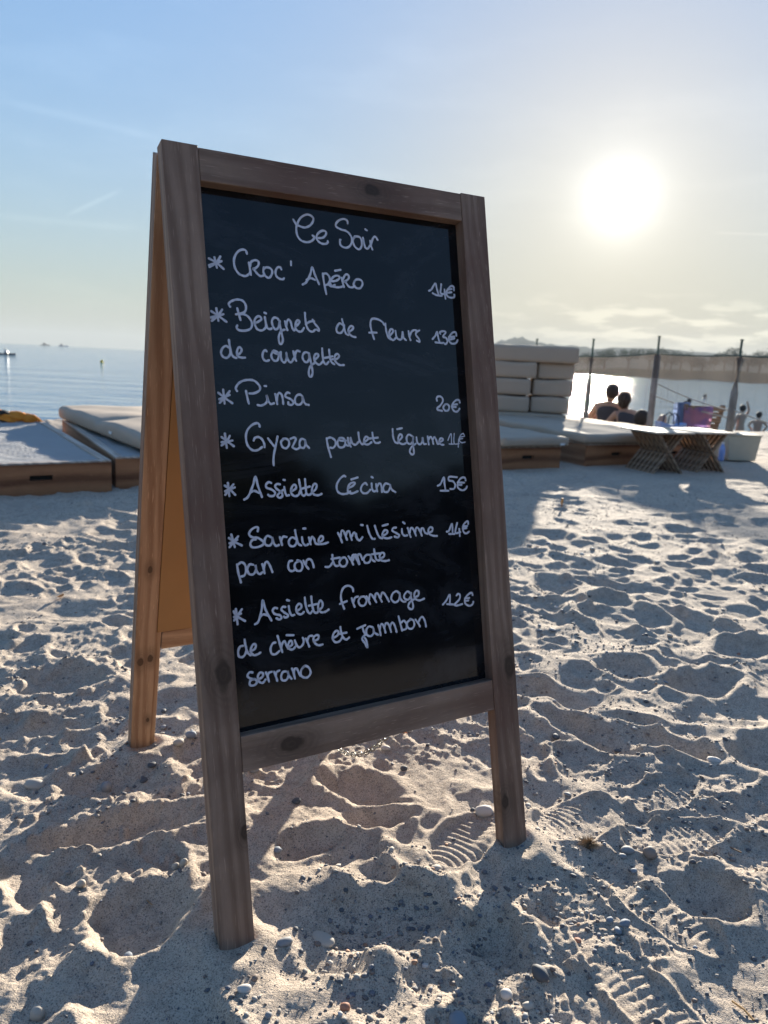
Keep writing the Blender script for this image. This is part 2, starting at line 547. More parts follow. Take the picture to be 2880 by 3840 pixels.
mt, T = mat_new('sand')
cc = coords(T)
n1 = T.noise(cc, 2.2, 4.0, 0.6)
n2 = T.noise(cc, 38.0, 5.0, 0.65)
n3 = T.noise(cc, 420.0, 3.0, 0.7)
n4 = T.noise(cc, 150.0, 4.0, 0.7)
col = T.mix(T.smooth(n1, 0.3, 0.7), SAND_A, SAND_B)
col = T.mix(T.math('MULTIPLY', T.smooth(n2, 0.40, 0.72), 0.45), col, (0.20, 0.165, 0.135))
col = T.mix(T.math('MULTIPLY', T.smooth(n3, 0.52, 0.70), 0.55), col, (0.62, 0.55, 0.46))
col = T.mix(T.math('MULTIPLY', T.math('SUBTRACT', 1.0, T.smooth(n3, 0.35, 0.48)), 0.7), col, (0.13, 0.115, 0.10))
for sc_, th_, cA in ((430.0, 0.26, (0.12, 0.12, 0.12)), (260.0, 0.16, (0.13, 0.125, 0.125))):
    vo = T.n('ShaderNodeTexVoronoi', {'Vector': cc, 'Scale': sc_, 'Randomness': 1.0})
    rnd = T.n('ShaderNodeSeparateColor', {0: vo.outputs['Color']}).outputs[0]
    spot = T.math('MULTIPLY', T.math('SUBTRACT', 1.0, T.smooth(vo.outputs['Distance'], 0.30, 0.42)), T.math('GREATER_THAN', T.math('SUBTRACT', th_, rnd), 0.0))
    col = T.mix(T.math('MULTIPLY', spot, 0.75), col, cA)
hb = T.math('ADD', T.math('MULTIPLY', n2, 0.8), T.math('ADD', T.math('MULTIPLY', n4, 0.6), T.math('MULTIPLY', n3, 0.35)))
col = T.mix(T.math('MULTIPLY', T.smooth(n4, 0.50, 0.68), 0.35), col, (0.24, 0.20, 0.165))
finish(T, col, 0.9, hb, 0.9, 0.007, 0.15)
sand = obj('sand', me, mt)
tag(sand, kind='structure')

# ------------------------------------------------------------------ sea, far land, haze
SEA_Z = -0.9
bm = bmesh.new()
rings = [0.0, 12, 20, 40, 90, 200, 500, 1200, 4200]
prev = None
for r_ in rings[1:]:
    cur = [bm.verts.new((r_ * math.sin(a), r_ * math.cos(a), 0)) for a in np.linspace(0, 2 * math.pi, 97)[:-1]]
    if prev is None: bm.faces.new(cur[::-1])
    else:
        for k in range(96): bm.faces.new((prev[k], prev[(k + 1) % 96], cur[(k + 1) % 96], cur[k]))
    prev = cur
bmesh.ops.recalc_face_normals(bm, faces=bm.faces)
for f in bm.faces:
    if f.normal.z < 0: f.normal_flip()
mt, T = mat_new('sea_water')
cc = coords(T)
w1 = T.noise(T.mapping(cc, scale=(1.0, 2.2, 1.0), rot=(0, 0, 0.35)), 0.45, 5.0, 0.6, 0.4)
w2 = T.noise(T.mapping(cc, scale=(1.0, 1.8, 1.0), rot=(0, 0, 0.2)), 2.6, 4.0, 0.6)
w3 = T.noise(T.mapping(cc, scale=(1.0, 3.0, 1.0), rot=(0, 0, 0.3)), 0.07, 4.0, 0.6)
hgt = T.math('ADD', T.math('MULTIPLY', w1, 0.50), T.math('ADD', T.math('MULTIPLY', w2, 0.06), T.math('MULTIPLY', w3, 1.4)))
finish(T, T.mix(w3, (0.015, 0.13, 0.25), (0.03, 0.20, 0.36)), 0.045, hgt, 1.0, SEA_BUMP, 0.32)
sea = obj('sea', bm, mt)
sea.location = (0, 0, SEA_Z)
tag(sea, kind='structure')

land_m = plain('scrub', (0.06, 0.07, 0.045), 1.0, 0.02, 0.3, 0.0, 0.5, 0.0)
hill_m = plain('hill_scrub', (0.06, 0.068, 0.055), 1.0, 0.006, 0.3, 0.0, 0.5, 0.0)


def ridge(name, pts, depth, base, mat_, jit, steps=60, seed=1):
    """pts: crest [(x, y, h)]; a mound with real depth behind and in front"""
    rr_ = random.Random(seed)
    bm = bmesh.new()
    P = []
    for k in range(steps + 1):
        t = k / steps * (len(pts) - 1)
        i = min(int(t), len(pts) - 2); f = t - i
        f = f * f * (3 - 2 * f)
        P.append([pts[i][q] * (1 - f) + pts[i + 1][q] * f for q in range(3)])
    rows = []
    prof = [(-1.0, 0.0), (-0.75, 0.35), (-0.4, 0.75), (0.0, 1.0), (0.4, 0.8), (0.8, 0.35), (1.0, 0.0)]
    for x, y, h in P:
        rows.append([bm.verts.new((x, y + depth * d, base + max(0, (h - base) * q) * (1 + rr_.uniform(-jit, jit) * (q > 0)))) for d, q in prof])
    for a, b in zip(rows, rows[1:]):
        for k in range(len(prof) - 1):
            bm.faces.new((a[k], b[k], b[k + 1], a[k + 1]))
    bmesh.ops.recalc_face_normals(bm, faces=bm.faces)
    o = obj(name, bm, mat_, smooth=True)
    tag(o, kind='structure')
    return o


ridge('hill', [(40, 1500, -1), (150, 1500, 20), (215, 1500, 52), (250, 1500, 60), (300, 1500, 50), (400, 1520, 46), (560, 1540, 52), (750, 1560, 44), (950, 1600, 62), (1300, 1600, 50), (1800, 1600, 30)], 260, -2.2, hill_m, 0.04, 90)
ridge('headland', [(92, 420, -1.4), (112, 415, 2.5), (160, 410, 4.0), (230, 400, 5.0), (320, 400, 7.0), (460, 400, 9.0), (640, 380, 8.0)], 45, -2.2, land_m, 0.10, 60)

leafm = plain('pine_leaf', (0.055, 0.075, 0.04), 0.9, 0.5, 0.35, 0.0, 0.002, 0.1)
barkm = plain('pine_bark', (0.16, 0.11, 0.08), 0.9, 3.0, 0.2, 0.3)


def far_tree(x, y, z, h, w, flat, label, seed):
    rr_ = random.Random(seed)
    root = empty('pine_tree', (x, y, z), 0, label, 'tree', 'pine trees along the far headland')
    bm = bmesh.new()
    tube(bm, [(0, 0, -1), (0.2, 0, h * 0.3), (0.1, 0.1, h * 0.75)], [w * .05, w * .04, w * .02], 6)
    for k in range(4):
        a = k * 1.57 + rr_.random()
        tube(bm, [(0.1, 0, h * .45), (math.cos(a) * w * .3, math.sin(a) * w * .3, h * .72)], [w * .02, w * .01], 5)
    obj('trunk', bm, barkm, root)
    bm = bmesh.new()
    lobes = [(rr_.uniform(-.36, .36) * w, rr_.uniform(-.3, .3) * w, h * rr_.uniform(.5 if not flat else .66, .86), rr_.uniform(.13, .24) * w) for _ in range(11)]
    for lx, ly, lz, lr in lobes:
        for _ in range(95):
            d = Vector((rr_.gauss(0, 1), rr_.gauss(0, 1), rr_.gauss(0, .8))).normalized() * lr * rr_.uniform(.6, 1.05)
            c = Vector((lx, ly, lz)) + d
            s = rr_.uniform(.18, .42)
            a = Vector((rr_.uniform(-1, 1), rr_.uniform(-1, 1), rr_.uniform(-1, 1))).normalized()
            b = a.orthogonal().normalized()
            vs = [bm.verts.new(c + a * s), bm.verts.new(c + b * s), bm.verts.new(c - a * s), bm.verts.new(c - b * s)]
            bm.faces.new(vs)
    obj('crown', bm, leafm, root)
    return root


def col_at(px, Y):  # x of a bearing at forward distance Y
    v = right * ((px - 1440) / 2773) + down * ((1400 - 1920) / 2773) + fwd
    return v.x / v.y * Y


TREES = [(2215, 10.5, 14, 0, 'small round pine crown, leftmost on the far headland'),
         (2262, 13.0, 14, 1, 'flat topped pine just right of the leftmost fence pole'),
         (2352, 13.2, 13, 1, 'round pine standing alone between two fence poles on the headland'),
         (2430, 13.8, 13, 1, 'dark pine just left of the middle fence pole'),
         (2488, 14.6, 12, 0, 'tallest pine right behind the middle fence pole'),
         (2512, 12.5, 12, 0, 'low bushy pine right of the tallest middle one'),
         (2548, 12.8, 14, 1, 'wide flat pine crown above the fence netting centre'),
         (2590, 10.8, 10, 0, 'small low pine in the dip of the tree line'),
         (2630, 10.2, 12, 0, 'lowest pine crown in the dip of the tree line'),
         (2674, 12.5, 5.5, 0, 'narrow pointed conifer rising alone above the tree line'),
         (2712, 14.4, 14, 0, 'large rounded pine just left of the right fence pole'),
         (2748, 14.8, 14, 0, 'large rounded pine directly behind the right fence pole'),
         (2800, 13.2, 13, 0, 'broad pine just right of the right fence pole'),
         (2845, 14.5, 15, 0, 'thick dark pine near the right edge of the picture'),
         (2890, 15.5, 16, 0, 'thick dark pine cut by the right edge of the picture'),
         (2960, 15, 16, 0, 'dark pine beyond the right edge of the picture')]
for k, (px, h, w, fl, lab) in enumerate(TREES):
    Y = 398 + 6 * math.sin(k * 2.1)
    far_tree(col_at(px, Y), Y, 1.0 + k * 0.12, h - 1.2, w * 0.95, fl, lab, 40 + k)

haze_bm = bmesh.new()
box(haze_bm, -4400, 4400, -4400, 4400, -3.0, 78.0)
mt, T = mat_new('haze_air')
pv = T.n('ShaderNodeVolumePrincipled', {'Color': (0.46, 0.51, 0.55, 1), 'Density': HAZE, 'Anisotropy': 0.1})
T.n('ShaderNodeOutputMaterial', {'Volume': pv.outputs[0]})
hz_o = obj('haze', haze_bm, mt)
tag(hz_o, kind='stuff')

# unseen trees added behind the photographer to darken the glossy board's reflection
bm = bmesh.new()
rw = random.Random(9)
for k in range(6500):
    an = math.radians(rw.uniform(78, 215))
    top = 4.6 + 0.9 * math.sin(an * 9) + 0.6 * math.sin(an * 23 + 1)
    z = top * (1 - rw.random() ** 1.6)
    rad = 15.5 + 2.2 * rw.random() + 1.0 * math.sin(an * 7)
    x = rad * math.sin(an); y = rad * math.cos(an)
    c = Vector((x, y, z)); s = rw.uniform(.25, .6)
    a = Vector((rw.uniform(-1, 1), rw.uniform(-1, 1), rw.uniform(-1, 1))).normalized(); b = a.orthogonal().normalized()
    bm.faces.new([bm.verts.new(c + a * s), bm.verts.new(c + b * s), bm.verts.new(c - a * s), bm.verts.new(c - b * s)])
tag(obj('added_trees', bm, plain('evergreen_leaf', (0.020, 0.024, 0.016), 0.9, 0.5, 0.3, 0.0)), kind='stuff')

# ------------------------------------------------------------------ the chalkboard sign
stain_d, stain_l = (0.175, 0.112, 0.080), (0.285, 0.198, 0.148)
stain_t = (0.120, 0.058, 0.042)
pine_d, pine_l = (0.30, 0.165, 0.095), (0.48, 0.30, 0.185)
chalk_mt, T = mat_new('blackboard')
cc = coords(T)
sm = T.noise(T.mapping(cc, scale=(1.0, 1.0, 2.5), rot=(0, 0.5, 0)), 5.0, 6.0, 0.65, 0.8)
dust = T.math('MULTIPLY', T.smooth(sm, 0.42, 0.75), 0.16)
spk = T.math('MULTIPLY', T.smooth(T.noise(cc, 700.0, 1.0, 0.5), 0.78, 0.84), 0.25)
colb = T.mix(T.math('MAXIMUM', dust, spk), (0.0048, 0.0054, 0.0068), (0.11, 0.118, 0.14))
finish(T, colb, T.math('ADD', 0.05, T.math('MULTIPLY', sm, 0.05)), T.noise(cc, 9.0, 2.0), 0.15, 0.001, 0.38)
chalk_ink = plain('chalk_ink', (0.58, 0.60, 0.70), 0.75, 130.0, 0.45, 0.3, 0.0005)
mdf = plain('mdf_back', (0.36, 0.19, 0.075), 0.7, 9.0, 0.12, 0.15, 0.001)
steel = plain('dull_steel', (0.30, 0.29, 0.27), 0.4, 60.0, 0.2, 0.1, 0.0005, 0.5, Metallic=0.9)

TL = Vector((-0.34531779, 1.1440479, 1.15920783))
uh = Vector((0.50099104, 0.29222877, 0.00321266)).normalized()
vh = Vector((0.13800697, -0.21606635, -1.15920783)).normalized()
uh = (uh - vh * uh.dot(vh)).normalized()
nb = uh.cross(vh)
if nb.y < 0: nb = -nb
sign = empty('chalkboard_sign', (-0.02, 1.30, 0.0), 0.0,
             'brown wooden A-frame chalkboard with a handwritten French menu standing in trampled sand', 'menu board')


def frame_mat(org, u, n, v):
    M = Matrix((u, n, -v)).transposed().to_4x4()
    M.translation = org - sign.location
    return M


FM1 = frame_mat(TL, uh, nb, vh)
Q = TL + nb * 0.0305 + vh * 0.009
foot = Vector((-0.528, 1.485, 0.0))
vr = (foot - Q)
vr = (vr - uh * vr.dot(uh)).normalized()
nrr = uh.cross(vr)
if nrr.y < 0: nrr = -nrr
FM2 = frame_mat(Q, uh, nrr, vr)
Wd, TH, SW, RB = 0.580, 0.028, 0.0530, 0.0044


def stile_mesh(xa, xb, front, z1, z0=0.001):
    """xa outer edge, xb inner edge; front=True: rebate at the back, else at the inner face"""
    s = 1 if xb > xa else -1
    rb = xb - s * 0.011
    if front: prof = [(xa, 0), (xb, 0), (xb, TH - RB), (rb, TH - RB), (rb, TH), (xa, TH)]
    else: prof = [(xa, 0), (rb, 0), (rb, RB), (xb, RB), (xb, TH), (xa, TH)]
    bm = bmesh.new()
    prism(bm, prof, -z1, z0, 'z', 0.0012)
    return bm


def rail_mesh(z_top, z_bot, front, inner_low):
    """horizontal rail; inner_low: the panel lies below (top rail)"""
    if inner_low: a, b = z_top, z_bot
    else: a, b = z_bot, z_top
    s = 1 if b > a else -1
    rb = b - s * 0.011
    y0, y1 = (0.0012, TH - 0.001) if front else (0.001, TH - 0.0012)
    if front: prof = [(y0, a), (y0, b), (TH - RB, b), (TH - RB, rb), (y1, rb), (y1, a)]
    else: prof = [(y0, a), (y0, rb), (RB, rb), (RB, b), (y1, b), (y1, a)]
    bm = bmesh.new()
    prism(bm, [(p[0], -p[1]) for p in prof], SW + 0.0006, Wd - SW - 0.0006, 'x', 0.0012)
    return bm


SL, SR, RT, RBm = [wood('stained_pine_' + n, stain_d, stain_l, ax, kn, 0.62, fi, 0.3, sd, stain_t) for n, ax, kn, fi, sd in (
    ('a', 'z', [(0.034, -0.78, 0.022), (0.05, -1.02, 0.012)], 1.0, 1.3), ('b', 'z', [(0.566, -0.86, 0.020), (0.536, -1.10, 0.014)], 1.2, 4.7),
    ('c', 'x', [(0.345, -0.022, 0.016)], 0.8, 8.1), ('d', 'x', [(0.135, -0.905, 0.020)], 0.8, 2.9))]
obj('stile', stile_mesh(0.0, SW, True, 1.205), SL, sign, FM1)
obj('stile', stile_mesh(Wd, Wd - SW, True, 1.203, 0.0), SR, sign, FM1)
obj('top_rail', rail_mesh(0.0015, 0.0500, True, True), RT, sign, FM1)
obj('bottom_rail', rail_mesh(0.8766, 0.9312, True, False), RBm, sign, FM1)
PIN = [wood('raw_pine_' + n, pine_d, pine_l, ax, kn, 0.6, fi, 0.10, sd) for n, ax, kn, fi, sd in (
    ('a', 'z', [(0.012, -0.955, 0.011), (0.032, -0.95, 0.010), (0.022, -0.73, 0.008), (0.034, -1.12, 0.006)], 1.1, 3.1),
    ('b', 'z', [(0.55, -0.5, 0.012)], 1.1, 6.2), ('c', 'x', [], 0.9, 1.7))]
# rear frame: raw inside faces, stained outside
for bm_, mi, so, lab in ((stile_mesh(0.0, SW, False, 1.215), PIN[0], SL, 'stile'), (stile_mesh(Wd, Wd - SW, False, 1.215), PIN[1], SR, 'stile'),
                         (rail_mesh(0.0015, 0.050, False, True), PIN[2], RT, 'top_rail'), (rail_mesh(0.8766, 0.9312, False, False), PIN[2], RBm, 'bottom_rail')):
    bm_.normal_update()
    for f in bm_.faces:
        if f.normal.y > 0.5 or abs(f.normal.x) > 0.9 and (f.calc_center_median().x < 0.005 or f.calc_center_median().x > Wd - 0.005): f.material_index = 1
    o = obj(lab, bm_, [mi, so], sign, FM2)
    o['label'] = 'rear frame piece with bare orange pine on its inner side'
bm = bmesh.new()
box(bm, SW - 0.0105, Wd - SW + 0.0105, TH - RB + 0.0002, TH - 0.0004, -(0.8766 + 0.0105), -(0.0500 - 0.0105))
for f in bm.faces:
    if f.normal.y > 0.5: f.material_index = 1
bm.normal_update()
for f in bm.faces: f.material_index = 1 if f.normal.y > 0.5 else 0
panel = obj('chalk_panel', bm, [chalk_mt, mdf], sign, FM1)
bm = bmesh.new()
box(bm, SW - 0.0098, Wd - SW + 0.0098, 0.0006, RB - 0.0002, -(0.8766 + 0.0095), -(0.0500 - 0.0095))
bm.normal_update()
for f in bm.faces: f.material_index = 1 if f.normal.y > 0.5 else 0
o = obj('chalk_panel', bm, [mdf, chalk_mt], sign, FM2)
o['label'] = 'rear panel showing its plain tan fibreboard back'

TEXT = [["Ce Soir",0,[[2077,804,2120,875],[2158,888,2266,908,2373,855,2432,759,2399,703,2311,694,2204,761,2138,870,2117,953,2131,1058,2192,1125,2293,1141,2385,1103,2426,1045,2398,1021],[2500,1050,2584,1033,2642,972,2637,925,2577,922,2498,975,2463,1047,2489,1098,2547,1133,2622,1131,2662,1106,2664,1079],[3059,743,3048,695,2984,678,2898,713,2838,778,2844,827,2924,858,3016,872,3087,922,3119,1001,3093,1087,3033,1143,2958,1152,2896,1117,2892,1043,2906,1032],[3179,944,3136,1016,3163,1113,3239,1155,3291,1099,3303,1014,3273,950,3198,942,3148,978],[3331,947,3344,1026,3361,1108,3409,1123,3456,1067],[3389,802,3417,816],[3466,987,3475,1062,3500,1127],[3480,1053,3523,938,3574,904,3614,953]]],
["Croc' Apéro",0,[[649,1570,749,1617,866,1707],[827,1520,762,1616,646,1696],[734,1543,760,1698],[841,1589,754,1629,642,1671],[1254,1434,1240,1388,1194,1376,1125,1406,1066,1477,1036,1569,1046,1671,1100,1756,1192,1786,1255,1757,1289,1712],[1277,1571,1285,1648,1295,1757],[1293,1621,1316,1554,1380,1522,1434,1536,1429,1595,1378,1646,1329,1663,1349,1668,1399,1728,1452,1763,1508,1747],[1517,1623,1505,1693,1535,1755,1589,1777,1634,1733,1653,1666,1621,1623,1559,1616,1520,1641],[1811,1625,1792,1593,1742,1605,1708,1674,1718,1739,1765,1774,1821,1780,1846,1760],[1985,1482,1982,1542],[2163,1833,2232,1787,2307,1659,2353,1540,2389,1652,2453,1802],[2234,1753,2310,1720,2386,1740],[2534,1625,2545,1774,2573,1956],[2537,1633,2594,1617,2644,1659,2655,1723,2620,1788,2573,1810],[2619,1795,2678,1822,2741,1792],[2686,1737,2769,1722,2837,1671,2812,1636,2747,1647,2689,1696,2657,1756,2681,1811,2761,1829,2845,1819,2892,1799],[2763,1558,2866,1532],[2875,1663,2888,1736,2906,1812],[2894,1694,2943,1611,2999,1602,3010,1656,2955,1706,2912,1726,2943,1732,3003,1801,3069,1804,3108,1776],[3114,1700,3090,1769,3153,1814,3220,1800,3263,1729,3239,1673,3164,1663,3110,1697]]],
["14€",0,[[4594,1740,4649,1713,4743,1599,4768,1691,4802,1804],[4676,1778,4759,1807,4870,1807],[4871,1603,4853,1693,4842,1756,4890,1776,4977,1763],[4935,1690,4934,1758,4944,1855],[5140,1688,5136,1625,5075,1621,4993,1700,4966,1764,5006,1815,5081,1827,5142,1805,5141,1769],[5001,1685,5093,1670],[5005,1743,5085,1728]]],
["Beignets de fleurs",0,[[625,2365,718,2422,849,2510],[796,2329,725,2422,622,2510],[706,2316,725,2504],[811,2397,724,2428,612,2461],[924,2275,905,2238,950,2191,1045,2158,1131,2171,1176,2239,1168,2317,1118,2361,1009,2387],[1069,2381,1150,2382,1214,2423,1256,2505,1237,2584,1159,2627,1052,2632,1004,2597,1017,2557],[1036,2293,1056,2388,1074,2471],[1306,2502,1353,2484,1410,2444,1406,2405,1359,2397,1307,2450,1304,2528,1338,2598,1412,2613,1475,2564,1486,2491],[1475,2401,1486,2491,1505,2569,1557,2586,1574,2572],[1473,2333,1500,2341],[1703,2433,1684,2407,1631,2401,1590,2449,1596,2524,1632,2582,1672,2573,1704,2518,1720,2431,1719,2504,1738,2635,1752,2741,1726,2808,1691,2796,1683,2717,1710,2637,1755,2595,1799,2579],[1809,2446,1824,2525,1841,2584],[1829,2524,1839,2458,1875,2416,1908,2453,1924,2532,1949,2584,1979,2563],[1987,2522,2036,2479,2061,2438,2033,2413,1994,2462,1982,2543,2028,2594,2086,2591,2131,2534],[2166,2290,2166,2398,2180,2505,2219,2570,2277,2587,2327,2551],[2168,2472,2244,2427,2319,2416],[2294,2393,2328,2456,2386,2520,2390,2568,2354,2549],[2841,2449,2776,2423,2717,2505,2725,2571,2789,2580,2849,2515,2863,2448],[2829,2351,2852,2465,2881,2579,2925,2606],[2933,2560,3007,2514,3032,2471,2983,2457,2936,2513,2946,2584,3002,2627,3063,2636],[3629,2396,3593,2347,3499,2310,3402,2312,3363,2386,3372,2503,3415,2653],[3326,2547,3472,2540],[3656,2377,3661,2487,3689,2597,3733,2641],[3724,2578,3787,2523,3801,2477,3758,2465,3717,2536,3731,2612,3788,2652,3840,2615],[3849,2491,3861,2597,3918,2639,3967,2612,3987,2504],[3991,2504,4004,2599,4050,2640],[4113,2481,4120,2567,4142,2635],[4137,2566,4167,2495,4227,2457,4278,2461],[4341,2454,4276,2489,4262,2542,4319,2609,4323,2658,4271,2638]]],
["13€",0,[[4602,2596,4671,2531,4713,2458,4727,2554,4752,2646],[4662,2650,4807,2657],[4781,2495,4777,2460,4860,2441,4897,2466,4831,2540,4898,2560,4922,2625,4875,2672,4833,2647],[5127,2508,5120,2454,5055,2454,4972,2533,4956,2606,5017,2657,5106,2644,5150,2588],[4956,2543,5086,2528],[4957,2593,5079,2559]]],
["de courgette",0,[[860,2904,810,2881,755,2921,730,2992,759,3048,817,3062,866,3012,880,2941],[868,2789,875,2884,893,2998,929,3048,966,3057],[978,3014,1034,2980,1060,2928,1033,2890,998,2917,980,2982,999,3033,1049,3050,1105,3048],[1465,2937,1439,2919,1401,2966,1395,3044,1440,3089,1497,3074],[1570,2931,1537,3000,1567,3071,1629,3076,1662,3009,1646,2943,1584,2919,1592,2956,1658,2967,1705,2938],[1702,2941,1699,3021,1720,3086,1762,3098,1795,3030,1794,2944,1807,3030,1841,3093,1884,3081,1917,3029],[1918,2919,1932,3012,1957,3071],[1940,3012,1955,2945,1983,2906,2029,2918],[2192,2942,2135,2924,2089,2953,2070,3007,2092,3067,2142,3086,2183,3030,2192,2949,2206,3056,2221,3151,2229,3245,2202,3313,2166,3307,2165,3220,2208,3137,2282,3092],[2277,3041,2344,2991,2347,2946,2302,2952,2271,3014,2293,3081,2357,3119,2418,3070],[2429,2851,2428,2967,2436,3062,2478,3109,2529,3066],[2553,2867,2556,2976,2579,3065,2633,3104],[2440,3010,2609,2974],[2601,3022,2684,3012,2729,2965,2699,2930,2650,2968,2650,3050,2722,3110,2805,3110]]],
["Pinsa",0,[[645,3596,741,3674,851,3753],[823,3567,749,3654,654,3747],[722,3549,728,3760],[819,3627,651,3695],[939,3566,922,3520,983,3439,1097,3394,1223,3401,1303,3473,1313,3534,1267,3575,1195,3599,1132,3600],[1082,3564,1098,3678,1113,3758],[1253,3778,1309,3787,1382,3757,1418,3702,1414,3621,1436,3716,1475,3763,1527,3749],[1388,3481,1416,3482],[1559,3606,1574,3701,1581,3763],[1583,3701,1594,3626,1629,3587,1668,3618,1681,3700,1682,3762],[1803,3589,1766,3578,1727,3618,1739,3652,1818,3686,1859,3741,1819,3775,1768,3762,1770,3734],[2023,3639,1981,3608,1919,3629,1884,3699,1902,3761,1969,3768,2018,3712,2023,3639,2040,3726,2075,3765,2120,3774]]],
["20€",0,[[4612,3689,4607,3641,4657,3609,4723,3632,4737,3696,4673,3777,4612,3817,4610,3849,4705,3870],[4782,3753,4738,3809,4773,3865,4842,3857,4867,3793,4830,3752,4776,3756],[5105,3719,5093,3678,5033,3675,4960,3727,4925,3801,4968,3873,5037,3882,5091,3833],[4938,3760,5041,3751],[4935,3800,5010,3800]]],
["Gyoza poulet légume",0,[[645,4267,722,4328,825,4409],[775,4249,722,4328,636,4392],[699,4215,714,4433],[811,4323,640,4346],[1264,4115,1253,4075,1211,4061,1132,4094,1056,4173,1028,4280,1047,4401,1119,4477,1203,4479,1280,4433],[1150,4329,1174,4289,1231,4277,1286,4312,1317,4380,1320,4437],[1387,4300,1446,4383,1482,4427],[1548,4276,1509,4412,1471,4534,1452,4642,1450,4724],[1650,4315,1600,4359,1617,4435,1673,4464,1728,4417,1733,4348,1691,4313,1636,4312],[1765,4314,1834,4294,1853,4329,1802,4418,1792,4453,1857,4482,1920,4452],[2015,4340,1959,4318,1918,4365,1920,4442,1979,4464,2013,4409,2012,4346,2031,4417,2077,4469],[2397,4319,2411,4447,2453,4625],[2404,4326,2468,4306,2544,4350,2554,4421,2503,4477,2456,4472],[2625,4323,2588,4394,2615,4466,2694,4468,2732,4397,2705,4324,2625,4319,2642,4359,2750,4361],[2786,4319,2791,4398,2831,4464],[2737,4432,2789,4445,2831,4397,2836,4310,2859,4405,2921,4436,2975,4392],[2990,4234,2998,4355,3040,4428,3082,4417],[3077,4394,3143,4365,3172,4325,3130,4304,3087,4357,3099,4425,3164,4434,3229,4397],[3256,4238,3265,4345,3296,4406,3356,4415,3392,4401],[3197,4336,3354,4324],[3657,4182,3656,4306,3685,4399,3743,4428],[3749,4393,3821,4343,3838,4293,3794,4277,3757,4339,3774,4416,3844,4446,3910,4427],[3746,4186,3847,4169],[4043,4312,3976,4280,3926,4334,3938,4420,4000,4445,4050,4391,4062,4305,4048,4422,4057,4548,4051,4619,4005,4625,3972,4577,4014,4500,4107,4442],[4129,4330,4140,4424,4194,4457,4244,4411,4254,4335,4270,4443,4320,4452],[4364,4318,4368,4389,4376,4461],[4383,4374,4420,4327,4455,4367,4473,4455],[4470,4375,4505,4336,4540,4385,4563,4457,4599,4442],[4600,4426,4667,4406,4685,4371,4632,4362,4599,4418,4630,4467,4693,4476]]],
["14€",1,[[4790,4398,4868,4278,4864,4464],[4811,4464,4907,4468],[4937,4279,4923,4457,5032,4459],[5028,4378,5007,4524],[5162,4331,5136,4282,5073,4313,5037,4394,5083,4444,5164,4438],[5045,4346,5142,4334],[5038,4381,5119,4370]]],
["Assiette Cécina",0,[[641,5004,711,5061,793,5151],[777,4991,704,5067,638,5143],[691,4967,700,5166],[795,5039,641,5090],[932,5233,998,5190,1087,5020,1139,4888,1164,5024,1219,5209],[1045,5125,1102,5108,1173,5143],[1387,5001,1345,4985,1299,5024,1310,5072,1387,5103,1441,5153,1416,5200,1351,5203,1324,5181],[1530,5028,1487,5019,1449,5051,1467,5093,1543,5152,1561,5208,1515,5240,1476,5210,1510,5164,1575,5120],[1600,5073,1609,5156,1631,5209,1671,5207],[1594,4960,1618,4964],[1720,5148,1794,5110,1800,5065,1765,5047,1724,5093,1711,5175,1766,5227,1835,5210,1866,5149],[1860,4968,1874,5087,1888,5199,1931,5229,1972,5192],[1965,4966,1968,5092,1974,5197,2023,5223,2063,5194],[1894,5116,2040,5088],[2071,5181,2135,5142,2163,5073,2127,5050,2085,5097,2074,5181,2114,5225,2182,5236,2238,5218],[2694,4956,2659,4944,2584,4994,2521,5091,2530,5191,2606,5239,2702,5237,2760,5207],[2720,5152,2806,5122,2860,5079,2828,5060,2767,5082,2726,5137,2724,5212,2797,5241,2904,5209],[2798,5009,2918,4981],[3087,5113,3055,5081,2993,5116,2962,5190,3000,5245,3077,5249,3141,5199],[3175,5095,3177,5178,3205,5230,3258,5216],[3183,4984,3208,4997],[3261,5106,3265,5168,3274,5232],[3276,5156,3317,5102,3356,5126,3364,5246],[3511,5122,3445,5108,3396,5167,3408,5244,3479,5248,3528,5181,3529,5127,3556,5213,3629,5264]]],
["15€",0,[[4506,5199,4570,5170,4652,5054,4655,5174,4667,5288],[4557,5290,4731,5299],[4935,5066,4769,5051,4755,5115,4841,5135,4885,5202,4850,5270,4772,5269],[5120,5132,5103,5082,5023,5086,4948,5164,4941,5253,5026,5307,5108,5287,5141,5242],[4938,5161,5086,5171],[4931,5204,5024,5209]]],
